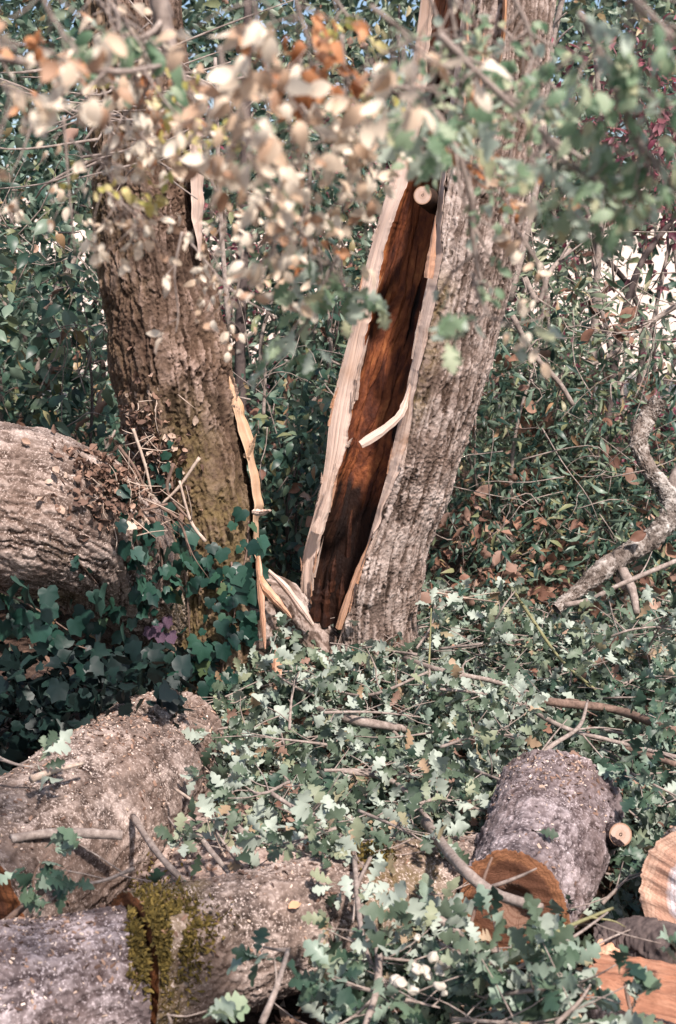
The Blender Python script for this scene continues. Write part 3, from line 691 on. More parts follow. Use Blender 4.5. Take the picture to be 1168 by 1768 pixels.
# split firewood at lower right
def wedge(name, label, a, b, w1, w2, hgt, parent_cat, mat, bark):
    e = empty(name, (a[0], a[1], max(0, a[2]-hgt)), label, parent_cat)
    n, ncs = 70, 30; P = spline([a, b], n); T_ = np.array(Vector(b)-Vector(a)); T_ /= np.linalg.norm(T_); s = np.cross(T_, (0, 0, 1)); s /= np.linalg.norm(s); upv = np.cross(s, T_)
    j = np.linspace(-1, 1, ncs); V = []; tc = []
    for i in range(n):
        t = i/(n-1); w = w1*(1-t)+w2*t
        for q in j: V.append(P[i]+s*w*q+upv*(hgt*.35*(1-abs(q+.2))**1.0)); tc.append((q*w, t*.4, 0))
    V = np.array(V); tc = np.array(tc)
    f = fbm(np.stack([tc[:, 0]*80, tc[:, 1]*7, np.zeros(len(V))], 1), 5); V += upv*(f*.022)[:, None]
    # ragged stepped ends
    V += (np.repeat((np.arange(n) < 1)*1.0, ncs)*(-.02)*np.tile(RN.uniform(0, 1, ncs), n))[:, None]*T_
    mesh_obj('split_face', V, grid_faces(n, ncs), mat, e, True, {'tc': tc, 'moss': np.zeros(len(V))}, True)
    Vb = []; 
    for i in range(n):
        t = i/(n-1); w = w1*(1-t)+w2*t
        for q in np.linspace(-1, 1, ncs):
            Vb.append(P[i]+s*w*q*1.01-upv*(hgt*math.sqrt(max(0, 1-q*q))))
    Vb = np.array(Vb); Vb += fbm(Vb*60, 3)[:, None]*.004
    mesh_obj('bark', Vb, grid_faces(n, ncs), bark, e, True, {'h': fbm(Vb*40, 2)*.5+.5, 'moss': np.zeros(len(Vb))})
    # closed ends
    for i, nm in ((0, 'split_end'), (n-1, 'split_end')):
        ring = np.vstack([V[i*ncs:(i+1)*ncs], Vb[i*ncs:(i+1)*ncs][::-1]])
        mesh_obj(nm, np.vstack([ring, ring.mean(0)[None]]), [(k2, (k2+1) % (2*ncs), 2*ncs) for k2 in range(2*ncs)], M['split'], e, True, {'tc': np.vstack([ring, ring.mean(0)[None]]), 'moss': np.zeros(2*ncs+1)})
    return e
wedge('split_firewood', 'reddish split piece of wood, fibrous face up, in the lower right corner', W(1030, 1690, 2.28), W(1300, 1745, 2.12), .085, .10, .09, 'firewood', M['split'], M['bark_grey'])
wedge('wood_chunk', 'small orange broken chunk beside the dark bark, under the round log', W(1018, 1652, 2.42), W(1062, 1640, 2.45), .022, .03, .03, 'wood chunk', M['sap_orange'], M['bark_brown'])
e = empty('bark_slab', W(1090, 1660, 2.45), 'dark ridged slab of loose bark under the right edge log round', 'bark slab')
bark_tube('bark', [W(1035, 1640, 2.5), W(1100, 1632, 2.48), W(1180, 1655, 2.4)], [.035, .05, .055], M['stem_dark'], e, 80, 80, .014, .012, 2., seed=5)

# ================================================================== lichened bent branch at right
lb = empty('lichened_branch', W(1000, 1040, 4.5), 'crooked lichen covered branch rising at the right edge of the brush heap', 'branch')
pp_ = [(1142, 690, 4.9), (1118, 722, 4.9), (1103, 765, 4.85), (1125, 815, 4.8), (1152, 850, 4.75), (1158, 885, 4.7), (1130, 925, 4.65), (1080, 958, 4.6), (1040, 985, 4.5), (1000, 1018, 4.45), (960, 1052, 4.4)]
bark_tube('branch', [W(*p) for p in pp_], [.028, .036, .028, .026, .036, .036, .040, .030, .034, .018, .010], M['bark_lichen'], lb, 110, 400, .010, .011, 1.3, seed=12, warp=1.2, rough=.7)
mb = MB(); mb.tube([W(1075, 985, 4.52), W(1092, 1020, 4.45), W(1100, 1060, 4.4)], .022, .012, 8, 10, .1); mb.obj('side_branch', M['bark_lichen'].copy() if False else M['twig'], lb)
mb = MB(); mb.tube([W(1150, 860, 4.75), W(1168, 820, 4.75), W(1190, 780, 4.8)], .024, .015, 8, 10, .1); mb.obj('side_branch', M['twig'], lb)

# ================================================================== STICKS
def stick(label, pts, r0, r1, mat='twig', cat='stick', name='stick', side=0, cutend=False, group=None):
    e_ = MB(); e_.tube(pts, r0, r1, 8, max(10, len(pts)*5), .09)
    L = spline(pts, 30)
    for _ in range(side):
        i = R.randrange(6, 27); p = Vector(L[i]); d = (Vector(L[min(29, i+2)])-Vector(L[i-2])).normalized(); d = (d+rnd_dir()*.8+Vector((0, 0, .2))).normalized(); l = R.uniform(.06, .16)
        e_.tube([p, p+d*l*.5+rnd_dir()*.01, p+d*l+rnd_dir()*.02], r0*.4, r0*.15, 5, 6, .1)
    o = e_.obj(name, M[mat]); tag(o, label, cat, group)
    return o
def hp(*a): return [HP(x, y, z) for x, y, z in a]
STK = [
 ('grey bowed branch lying over the orange ended log', hp((735, 1420, .06), (790, 1490, .10), (850, 1540, .13), (935, 1568, .14)), .0125, .010, 'twig', 1),
 ('thin upright twig crossing the orange sawn face', hp((812, 1600, .03), (835, 1520, .1), (850, 1480, .14)), .004, .0025, 'twig_brown', 0),
 ('pale thick branch half buried in the leaves below the trunks', hp((545, 1225, .03), (610, 1243, .04), (720, 1262, .03)), .016, .012, 'twig', 1),
 ('forked branch running right from the hollow trunk foot', hp((700, 1138, .04), (770, 1160, .06), (860, 1178, .05), (950, 1210, .04)), .011, .006, 'twig', 3),
 ('long brown branch reaching to the right edge', hp((860, 1195, .06), (960, 1213, .06), (1060, 1225, .05), (1168, 1262, .05)), .012, .014, 'twig_brown', 3),
 ('slender pale branch above the speckled log', hp((870, 1190, .08), (960, 1250, .08), (1060, 1280, .06), (1180, 1310, .05)), .008, .006, 'twig', 3),
 ('slanting forked stick behind the speckled log', hp((880, 1350, .05), (950, 1290, .09), (1000, 1255, .10), (1015, 1210, .10)), .009, .004, 'twig', 2),
 ('thin leafy shoot arching left of the lichened branch', hp((880, 1010, .10), (920, 1070, .10), (970, 1140, .09), (1040, 1200, .07)), .006, .004, 'twig_green', 2),
 ('curved bare stick below the lichened branch', [W(975, 1045, 4.1), W(1020, 1035, 4.1), (W(1070, 1010, 4.1)), W(1168, 968, 4.15)], .009, .008, 'twig', 2),
 ('short dry twig right of the hollow trunk foot', hp((750, 1022, .15), (800, 1032, .14), (860, 1040, .12)), .004, .003, 'twig_pale', 1),
 ('stout stick on the big grey log', hp((230, 1410, .12), (270, 1470, .12), (320, 1525, .10)), .0085, .007, 'twig', 0),
 ('thin stick beside the stout one, on sawdust', hp((330, 1425, .09), (365, 1470, .09), (402, 1515, .07)), .007, .006, 'twig', 0),
 ('pale barkless stick lying flat on the big grey log', hp((20, 1448, .18), (100, 1438, .17), (212, 1442, .15)), .010, .012, 'twig', 0),
 ('bent grey stick between sawdust and leaf heap', hp((385, 1400, .07), (425, 1440, .07), (490, 1455, .05)), .009, .006, 'twig', 1),
 ('forked stick propped on the mossy log', hp((452, 1768, .12), (478, 1705, .17), (498, 1640, .19)), .006, .004, 'twig', 1),
 ('branch hanging down the front of the mossy log', hp((620, 1560, .09), (650, 1620, .12), (652, 1700, .11), (630, 1775, .10)), .009, .006, 'twig', 2),
 ('thin stem beside the hanging branch', hp((612, 1480, .09), (622, 1590, .12), (640, 1660, .11), (690, 1730, .08)), .006, .004, 'twig', 2),
 ('dark stick lying under the orange sawn face', hp((755, 1588, .06), (800, 1612, .06), (870, 1650, .05)), .011, .007, 'twig', 1),
 ('green leafy twig crossing the lower right', hp((820, 1695, .09), (900, 1652, .12), (965, 1608, .13), (1058, 1568, .12)), .006, .003, 'twig_green', 1),
 ('brown stick on the right edge in shade', hp((1075, 1290, .04), (1168, 1320, .04)), .010, .008, 'twig_brown', 1),
 ('dry twig standing before the lower right firewood', hp((1080, 1700, .08), (1088, 1740, .08), (1100, 1768, .07)), .004, .003, 'twig_brown', 0),
 ('thin branch crossing the heap centre', hp((590, 1330, .07), (680, 1350, .09), (745, 1420, .06)), .008, .006, 'twig', 3),
 ('thin curled twig low in heap centre', hp((470, 1370, .07), (520, 1400, .07), (580, 1410, .06)), .006, .004, 'twig', 2),
 ('slanting twig right of heap centre', hp((560, 1190, .08), (640, 1200, .09), (740, 1160, .09)), .006, .004, 'twig', 3),
 ('fine upright stem before the hollow trunk foot', hp((738, 1190, .0), (742, 1130, .08), (745, 1050, .22)), .004, .002, 'twig_green', 0),
 ('two-forked twig on the sawdust near the big log', hp((300, 1360, .11), (350, 1400, .1), (390, 1480, .07)), .004, .003, 'twig_pale', 2),
 ('pale split sliver leaning on the big grey log edge', hp((55, 1345, .24), (95, 1330, .25), (145, 1318, .24)), .010, .004, 'twig_pale', 0),
 ('dark stick in the shade above the bottom left log', hp((0, 1600, .08), (60, 1550, .13), (120, 1500, .14)), .008, .006, 'twig_brown', 1),
 ('thin bare twig rising from heap at the right edge', hp((1040, 1200, .06), (1090, 1120, .14), (1168, 1060, .2)), .005, .003, 'twig', 2),
]
for lab, pts, r0, r1, mt, sd in STK: stick(lab, pts, r0, r1, mt, side=sd)
# pieces of twig over the debris between the lying trunk and the left tree
DEB = [((205, 770), (240, 820), (268, 900)), ((230, 740), (250, 800), (262, 850)), ((300, 800), (290, 850), (330, 900)), ((345, 790), (310, 840), (280, 870)), ((270, 870), (310, 900), (330, 960)), ((355, 935), (330, 900), (310, 830)), ((200, 850), (240, 880), (290, 870))]
for i, d in enumerate(DEB):
    stick(['thin dead twig leaning where the lying trunk meets the left tree', 'thin dead twig upright in the debris pocket', 'brown twig crossing the moss at the left tree foot', 'curved brown twig on the mossy bark', 'straight pale twig rising from the ivy', 'bowed brown stem before the mossy left trunk', 'flat dead twig over the end of the lying trunk'][i],
          [W(x, y, 3.86-.02*i) for x, y in d], .0055, .0035, 'twig_pale' if i % 2 else 'twig_brown', side=2, cat='twig', name='twig')

# ================================================================== FALLEN LEAFY OAK BRANCHES  (leaves are parts)
def leafy(label, pts, n, kind='oak', mat='oak_leaf', size=.075, r=.006, spread=.05, twm='twig', upb=1.0, cat='leafy branch', name='oak_branch', group=None, lift=.02, droop=0.0, face=(0, -.35, 1), clump=4, smax=1.2, stuffn=0):
    L = spline(pts, 40); e = empty(name, Vector(pts[0]), label, cat, group)
    mb = MB(); mb.tube(pts, r, r*.4, 6, 24, .08); spots = []
    cl = max(1, n//clump)
    for c in range(cl):
        i = int(4+35*(c+R.random()*.6)/cl) if cl > 1 else 36; i = min(39, i)
        p = Vector(L[i]); d = Vector(L[min(39, i+1)])-Vector(L[max(0, i-1)]); d.normalize()
        sd = (d*.5+Vector((R.gauss(0, 1), R.gauss(0, .8), R.gauss(lift*10, .35)-droop))).normalized(); l = R.uniform(.3, 1)*spread*1.6
        tip = p+sd*l; mb.tube([p, p+sd*l*.5+rnd_dir()*.006, tip], r*.4, r*.22, 4, 5); spots.append((tip, sd))
    mb.obj('stem', M[twm], e)
    k = 0
    pos = []; dr = []; nm = []
    while k < n+stuffn:
        tip, sd = spots[k % len(spots)]; k += 1
        d = (sd*.8+rnd_dir()*.9+Vector((0, 0, -droop*.6))).normalized(); q = tip+rnd_dir()*spread*.22
        nr = Vector(face)*upb+rnd_dir()*1.0
        if kind == 'oak' and R.random() < .38: nr = -nr
        if k <= n: put_leaf(e, kind, mat, q, d, nr, size*R.uniform(.7, smax))
        else: pos.append(q); dr.append(d); nm.append(nr)
    return e
br = []
# (label, pixel path with heights, leaves, material)
LB = [
 ('pale green leafy branch tip pointing up beside the hollow trunk foot', ((720, 1120, .02), (745, 1080, .1), (752, 1045, .18)), 16, 'oak_leaf'),
 ('bright silvery leaf spray topmost right of the hollow trunk', ((840, 1100, .06), (868, 1050, .16), (890, 1020, .22)), 16, 'oak_leaf'),
 ('oak branch heaped against the foot of the hollow trunk', ((720, 1130, .06), (640, 1120, .08), (570, 1110, .08)), 46, 'oak_leaf'),
 ('oak branch behind the heap, right of the hollow trunk', ((760, 1120, .05), (850, 1110, .08), (940, 1100, .08)), 48, 'oak_leaf'),
 ('bluish green oak branch at the far right of the heap', ((1000, 1130, .1), (1080, 1090, .14), (1168, 1080, .16)), 60, 'oak_leaf'),
 ('dark oak branch below the bluish one at the right edge', ((1030, 1200, .06), (1110, 1170, .1), (1190, 1170, .12)), 44, 'oak_leaf_deep'),
 ('upright oak shoot at the right edge of the frame', ((1100, 1150, .1), (1130, 1100, .2), (1150, 1060, .26)), 30, 'oak_leaf'),
 ('oak branch spilling left towards the cut log top', ((560, 1210, .05), (500, 1180, .08), (450, 1140, .1)), 44, 'oak_leaf'),
 ('silver leaf branch in front of the dark cavity', ((500, 1260, .06), (505, 1200, .12), (520, 1150, .16)), 30, 'oak_leaf'),
 ('oak branch filling the heap left of centre', ((600, 1290, .05), (520, 1280, .08), (430, 1270, .07)), 56, 'oak_leaf'),
 ('oak branch at the middle of the heap', ((560, 1230, .06), (650, 1230, .09), (740, 1240, .08)), 56, 'oak_leaf'),
 ('oak branch spread over the upper right of the heap', ((760, 1190, .06), (850, 1200, .09), (930, 1230, .08)), 56, 'oak_leaf'),
 ('bright leafed branch over the middle right of the heap', ((760, 1290, .06), (830, 1270, .1), (910, 1270, .1)), 56, 'oak_leaf'),
 ('oak branch drooping onto the speckled log', ((820, 1330, .08), (870, 1350, .12), (905, 1380, .12)), 34, 'oak_leaf'),
 ('oak branch at heap centre front', ((560, 1330, .06), (640, 1330, .09), (730, 1340, .08)), 56, 'oak_leaf'),
 ('oak branch low in the heap right of centre', ((690, 1400, .06), (760, 1380, .09), (840, 1400, .08)), 50, 'oak_leaf'),
 ('oak branch lying near the sawdust at heap left', ((500, 1350, .05), (450, 1370, .07), (400, 1350, .06)), 40, 'oak_leaf'),
 ('big pale leafed spray above the mossy log', ((580, 1430, .08), (520, 1450, .1), (470, 1480, .1)), 48, 'oak_leaf'),
 ('oak branch over the far side of the mossy log', ((620, 1400, .07), (690, 1430, .1), (760, 1470, .07)), 50, 'oak_leaf'),
 ('dark leafed branch in the hollow right of speckled log', ((1080, 1330, .04), (1120, 1350, .05), (1180, 1380, .06)), 40, 'oak_leaf_deep'),
 ('dark leaves under the right edge stick', ((1040, 1260, .03), (1110, 1270, .05), (1180, 1260, .06)), 40, 'oak_leaf_deep'),
 ('deep green oak sprig lying on the big grey log', ((230, 1500, .13), (180, 1520, .15), (120, 1530, .16)), 34, 'oak_leaf_deep'),
 ('sparse pale oak sprig on sawdust near the stout stick', ((330, 1480, .08), (310, 1440, .1), (290, 1410, .12)), 14, 'oak_leaf'),
 ('small oak sprig lying left of the heap', ((420, 1500, .06), (390, 1460, .08), (370, 1430, .09)), 16, 'oak_leaf'),
 ('pale oak spray hanging over the mossy log end', ((640, 1480, .08), (618, 1530, .12), (610, 1590, .12)), 16, 'oak_leaf'),
 ('green oak spray under the orange sawn end', ((820, 1700, .1), (900, 1668, .12), (990, 1618, .13), (1050, 1575, .12)), 22, 'oak_leaf_deep'),
 ('oak branch covering the ground at lower centre', ((600, 1620, .08), (650, 1650, .1), (720, 1660, .09)), 46, 'oak_leaf'),
 ('dark oak branch at the bottom edge, centre', ((600, 1700, .08), (680, 1720, .1), (760, 1740, .09)), 52, 'oak_leaf_deep'),
 ('oak branch beneath the white fungus clump', ((760, 1630, .05), (820, 1660, .08), (880, 1680, .08)), 44, 'oak_leaf'),
 ('bluish oak branch at the bottom right', ((840, 1720, .08), (920, 1710, .11), (1010, 1700, .11)), 56, 'oak_leaf_deep'),
 ('broad pale leafed spray in front of the firewood', ((960, 1768, .1), (1000, 1730, .13), (1020, 1700, .14)), 22, 'oak_leaf'),
 ('oak branch along the bottom edge, right of centre', ((780, 1760, .08), (860, 1765, .1), (940, 1768, .09)), 46, 'oak_leaf'),
 ('small oak sprig between speckled log and round log', ((1040, 1560, .05), (1070, 1530, .07), (1090, 1510, .08)), 22, 'oak_leaf_deep'),
 ('lone green oak sprig on the mossy log', ((500, 1640, .19), (480, 1640, .19), (455, 1635, .18)), 7, 'oak_leaf_deep'),
 ('pale oak sprig at the left edge on the big grey log', ((0, 1310, .24), (30, 1320, .25), (60, 1325, .25)), 12, 'oak_leaf'),
 ('bright green sprig at the bottom edge left of centre', ((290, 1775, .1), (295, 1765, .12), (290, 1750, .14)), 6, 'green_leaf'),
]
for lab, p, n, mt in LB:
    small = n < 20
    leafy(lab, [HP(*q) for q in p], n, 'oak', mt, .057, .005, .055 if small else .085, clump=4 if small else 5, group=None, face=(.1, -.75, .75))
# mass of leaves inside the heap
pos = []
while len(pos) < 16000:
    x = R.uniform(-.6, 1.9); y = R.uniform(2.0, 4.9)
    px = x/(y*.983+.22)*FPX+584
    if px < 380 and y > 2.8: continue
    if px < 560 and y < 2.95: continue
    if px > 1300: continue
    z = heap_z(x, y)-abs(R.gauss(0, .07))-.015
    skip = False
    # keep the sawn logs clear
    for (a, b, rd) in ((W(889, 1568, 2.60), W(968, 1402, 3.1), .165), (W(226, 1668, 2.36), W(850, 1535, 2.86), .14), (W(1228, 1548, 2.5), W(1400, 1440, 3.1), .14), (W(1030, 1690, 2.28), W(1300, 1745, 2.12), .10)):
        ab = (b-a); t = max(0, min(1, ((Vector((x, y, z))-a).dot(ab))/ab.length_squared)); q = a+ab*t
        if math.hypot(q.x-x, q.y-y) < rd*.95: skip = True
    if px > 1000 and y < 2.62: skip = True
    if 790 < px < 985 and 2.36 < y < 2.7: z -= .1
    if skip: continue
    pos.append((x, y, z))
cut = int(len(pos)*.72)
o = cloud('oak_leaf_heap', 'oak', 'oak_leaf', pos[:cut], .054, up_bias=1.0); tag(o, 'heap of cut green oak leaves spread over the ground', 'leaf heap')
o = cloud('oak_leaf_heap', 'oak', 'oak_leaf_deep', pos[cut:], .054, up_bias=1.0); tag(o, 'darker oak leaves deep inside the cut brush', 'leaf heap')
bp = [pos[R.randrange(len(pos))] for _ in range(700)]; bp = [(q[0], q[1], q[2]+.02) for q in bp]
o = cloud('dead_oak_leaves', 'oak', 'brown_leaf', bp, .048, up_bias=1.0); tag(o, 'scattered brown dead leaves among the cut oak brush', 'dead leaves')
mb = MB()
for _ in range(620):
    p = Vector(pos[R.randrange(len(pos))])+Vector((0, 0, .03)); d = rnd_dir(); d.z *= .25; l = R.uniform(.08, .3); mb.tube([p, p+d*l*.5+rnd_dir()*.012, p+d*l], R.uniform(.0015, .004), .001, 4, 5)
o = mb.obj('brush_twigs', M['twig']); tag(o, 'fine twigs tangled through the leaf heap', 'twigs', kind='stuff')

# ================================================================== litter, chips, moss
def hit(px, py):
    d = ray(px, py).normalized(); best = None
    for b in BV:
        h = b.ray_cast(EYE, d)
        if h[0] is not None and (best is None or h[3] < best[2]): best = (h[0], h[1], h[3])
    return best
def drop(x, y):
    best = None
    for b in BV:
        h = b.ray_cast(Vector((x, y, 1.2)), Vector((0, 0, -1)))
        if h[0] is not None and (best is None or h[0].z > best[0].z): best = (h[0], h[1])
    return best
pos = []
for _ in range(15000):
    x = R.uniform(-2.2, 2.6); y = R.uniform(1.9, 8.5) if R.random() < .7 else R.uniform(2, 4.2); pos.append((x, y, ground_z(x, y)+abs(R.gauss(0, .02))+.015))
o = cloud('leaf_litter', 'tiny', 'litter', pos, .045, up_bias=1.5); tag(o, 'brown leaf litter on the ground', 'litter')
# sawdust mound between big log and heap
nx = 90; gx_ = np.linspace(-.62, .12, nx); gy_ = np.linspace(2.55, 3.75, nx); XX, YY = np.meshgrid(gx_, gy_)
e_ = np.clip(1-((XX+.22)/.36)**2-((YY-3.1)/.62)**2, 0, 1)**.5
ZZ = .2*e_+.01+(fbm(np.stack([XX.ravel()*9, YY.ravel()*9, XX.ravel()*0], 1), 4)*.05).reshape(XX.shape)*e_+(fbm(np.stack([XX.ravel()*60, YY.ravel()*60, XX.ravel()*0], 1), 3)*.012).reshape(XX.shape)-.02*(e_ <= 0)
sawd = simple('sawdust_and_bark_crumbs', [(.3, (.09, .06, .05)), (.45, (.22, .16, .135)), (.6, (.36, .28, .24)), (.7, (.58, .48, .42))], 55, .95, .8)
o = mesh_obj('sawdust_mound', np.stack([XX, YY, ZZ], -1).reshape(-1, 3), grid_faces(nx, nx), sawd, None, True, None, True); tag(o, 'mound of bark crumbs and sawdust between big log and leaf heap', 'sawdust', kind='stuff')
pos = []; nr = []
tries = 0
while len(pos) < 6000 and tries < 40000:
    tries += 1
    x = R.uniform(-1.3, .95); y = R.uniform(2.0, 3.75)
    h = drop(x, y)
    if x > .5 and y < 2.55: continue
    if h and h[0].z < .75 and fbm(np.array([[x*5, y*5, 0]]), 2)[0] > R.uniform(-.5, .35):
        pos.append(h[0]+h[1]*.002); nr.append(h[1]+rnd_dir()*.6)
o = cloud('sawdust_chips', 'chip', 'chip', [tuple(p) for p in pos[:3600]], .0065, nrms=np.array([tuple(n) for n in nr[:3600]])); tag(o, 'pale sawdust flakes scattered on the cut logs', 'sawdust')
o = cloud('bark_crumbs', 'chip', 'litter', [tuple(p) for p in pos[3600:]], .012, nrms=np.array([tuple(n) for n in nr[3600:]])); tag(o, 'brown bark crumbs scattered on the cut logs', 'bark crumbs')
# moss patch on the mossy log
pos = []; dd = []
for _ in range(5200):
    px, py = R.gauss(265, 40), R.gauss(1615, 42)
    if px < 222: continue
    h = hit(px, py)
    if h and h[2] < 3.6 and fbm(np.array([list(h[0]*22)]), 2)[0] > -.15-.5*(abs(px-265) < 25): pos.append(tuple(h[0])); dd.append(tuple(h[1]+rnd_dir()*.8))
for _ in range(600):
    px, py = R.gauss(650, 14), R.gauss(1474, 12)
    h = hit(px, py)
    if h and h[2] < 3.6: pos.append(tuple(h[0])); dd.append(tuple(h[1]+rnd_dir()*.8))
o = cloud('moss_patch', 'tiny', 'moss', pos, .013, l2, dirs=np.array(dd))
# debris pocket between the lying trunk and the left tree
pos = []
for _ in range(1100):
    px, py = R.gauss(215, 45), R.gauss(800, 50)
    h = hit(px, py)
    if h and h[2] < 4.6: p = h[0]-ray(px, py)*R.uniform(0, .03); pos.append(tuple(p))
o = cloud('debris', 'dead', 'litter', pos, .026); tag(o, 'brown leaf debris caught where lying trunk meets left tree', 'debris')
mb = MB()
for _ in range(60):
    px, py = R.gauss(235, 35), R.gauss(820, 60); h = hit(px, py)
    if not h or h[2] > 4.6: continue
    p = h[0]-ray(px, py)*.02; d = rnd_dir(); d.y *= .3; l = R.uniform(.04, .14); mb.tube([p, p+d*l*.5+rnd_dir()*.01-ray(px, py)*.01, p+d*l], .0022, .001, 4, 5)
o = mb.obj('debris_twigs', M['twig_pale']); tag(o, 'fine dead twigs tangled in the debris by the left tree', 'twigs', kind='stuff')

# ================================================================== IVY
def ivy_plant(label, paths, n, size=.07, Yd=3.7, spreadpx=22, group='ivy'):
    e = empty('ivy', W(paths[0][0][0], paths[0][0][1], Yd), label, 'ivy')
    for pth in paths:
        P = []
        for x, y in pth:
            h = hit(x, y); P.append((h[0]-ray(x, y)*.012) if h and h[2] < 4.6 else W(x, y, Yd))
        mb = MB(); mb.tube(P, .004, .002, 5, 16, .1); mb.obj('stem', M['twig_brown'], e)
    n = int(n*1.0)
    for k in range(n):
        pth = paths[k % len(paths)]; L = spline([(x, y, 0) for x, y in pth], 30); q = L[R.randrange(30)]
        x, y = q[0]+R.gauss(0, spreadpx), q[1]+R.gauss(0, spreadpx)
        h = hit(x, y)
        if h and h[2] < 4.6: p = h[0]-ray(x, y)*R.uniform(.02, .06); nr = Vector(h[1])*.6+Vector((0, -1, .35))
        else: p = W(x, y, Yd+R.uniform(-.06, .06)); nr = Vector((0, -1, .45))
        put_leaf(e, 'ivy', 'ivy_leaf', p, Vector((R.gauss(0, .8), -.25, -1)), nr+rnd_dir()*1.0, size*R.uniform(.35, 1.05))
    return e
ivy_plant('curtain of dark ivy hanging beneath the lying trunk at the left edge', [[(0, 1020), (60, 1050), (120, 1090)], [(150, 1030), (190, 1050), (215, 1090)], [(20, 1050), (60, 1090), (150, 1120)]], 62, .085, 3.62, 26)
ivy_plant('ivy climbing between the lying trunk and the left tree', [[(220, 880), (240, 950), (250, 1040)], [(270, 890), (280, 980), (260, 1050)]], 60, .068, 3.8, 17)
ivy_plant('ivy over the foot of the left tree', [[(330, 950), (380, 1000), (400, 1090)], [(400, 970), (405, 1060), (380, 1170)], [(430, 900), (425, 960), (410, 1010)], [(300, 900), (320, 1000), (330, 1120)]], 104, .078, 3.8, 20)
ivy_plant('dark ivy on the ground behind the big log far end', [[(290, 1120), (340, 1160), (390, 1220)], [(330, 1120), (390, 1180), (400, 1230)]], 46, .07, 3.75, 26)
ivy_plant('small ivy shoot high on the mossy bark', [[(262, 770), (280, 850), (300, 900)], [(290, 770), (290, 800), (285, 830)]], 16, .05, 3.8, 12)
ivy_plant('ivy shoot in the debris above the lying trunk', [[(190, 790), (205, 825), (215, 840)]], 12, .055, 3.7, 12)
ivy_plant('small ivy sprig on the front of the lying trunk', [[(120, 975), (135, 970), (170, 1010)]], 6, .035, 3.5, 8)
e = ivy_plant('cluster of dark purple ivy leaves on the lying trunk end', [[(260, 1075), (275, 1070), (290, 1060)]], 0, .05, 3.7)
for x, y in ((262, 1080), (275, 1072), (288, 1062), (290, 1090), (270, 1090)):
    h = hit(x, y); p = h[0]-ray(x, y)*.03 if h else W(x, y, 3.7); put_leaf(e, 'ivy', 'oak_leaf_deep', p, (R.gauss(0, .4), -.2, -1), Vector((0, -1, .4))+rnd_dir()*.3, .05).data = leaf_mesh('ivy', 'dark_seed', R.randrange(4))
pos = []
for _ in range(1300):
    px, py = R.uniform(-60, 330), R.uniform(1120, 1420); Yk = R.uniform(3.3, 4.1)
    p = W(px, py, Yk)
    if p.z < .03: continue
    if p.z > .55: continue
    pos.append(tuple(p))
o = cloud('ivy_ground_cover', 'ivy', 'ivy_shaded', pos, .06); tag(o, 'ivy covering the ground under the lying trunk, leaves coloured dark as shade', 'ivy')

# ================================================================== BACKGROUND THICKET
def shrub(label, x, y, w, h, z0, n, kind, mat, size, nst=6, single=14, name='shrub', cat='shrub', clus=60, mats=None, dead=0, dep=.7):
    gz = ground_z(x, y) if z0 is None else z0
    e = empty(name, (x, y, gz), label, cat); tips = []
    for s in range(nst):
        mb = MB(); a = R.uniform(-1, 1); b = R.uniform(-1, 1); p0 = Vector((x+a*w*.25, y+b*dep*.2, gz-.03)); p3 = Vector((x+a*w*.9, y+b*dep*.6, gz+h*R.uniform(.6, 1)))
        p1 = p0.lerp(p3, .35)+rnd_dir()*.08*h; p2 = p0.lerp(p3, .7)+rnd_dir()*.1*h; r = R.uniform(.006, .014)*(1+h*.2)
        mb.tube([p0, p1, p2, p3], r, r*.3, 6, 16, .08); L = spline([p0, p1, p2, p3], 20)
        for q in range(7):
            i = R.randrange(5, 20); p = Vector(L[i]); d = rnd_dir(.3); l = R.uniform(.15, .45)*w*.6; mb.tube([p, p+d*l*.5+rnd_dir()*.03, p+d*l], r*.35, r*.1, 4, 5); tips.append(p+d*l)
        mb.obj('stem', M['stem_dark'] if R.random() < .6 else M['twig'], e); tips.append(p3)
    cs = [Vector((x+R.gauss(0, .5)*w, y+R.gauss(0, .45)*dep, gz+abs(R.uniform(0.02, 1.05))*h)) for _ in range(clus)]+tips
    pos = []; dr = []
    for k in range(n):
        c = cs[R.randrange(len(cs))]; sp = .10+.02*h; q = Vector((R.gauss(0, sp), R.gauss(0, sp), R.gauss(0, sp*.7))); p = c+q
        if p.z < gz: p.z = gz+R.uniform(0, .1)
        if p.y > 5.9 and 1.25 < p.x*6.5/p.y and .95 < p.z < 1.75 and R.random() < .85: continue
        pos.append(tuple(p)); v = q.normalized()+rnd_dir()*.8; dr.append((v.x, v.y, v.z-.35))
    cloud('foliage', kind, mat, pos, size, e, .8, dirs=np.array(dr))
    if dead:
        n = len(pos); pp = [tuple(Vector(pos[R.randrange(n)])+rnd_dir()*.05) for _ in range(int(dead*1.3))]; cloud('dead_leaves', 'dead', 'brown_leaf', pp, size*1.05, e)
    for k in range(single):
        c = cs[R.randrange(len(cs))]; p = c+Vector((R.gauss(0, .1), -.12-abs(R.gauss(0, .1)), R.gauss(0, .1)))
        if p.z < gz+.05: continue
        put_leaf(e, 'wide' if kind == 'tiny' else kind, mat, p, rnd_dir(-.4), Vector((0, -.8, .8))+rnd_dir()*.7, size*R.uniform(1, 1.4))
    return e
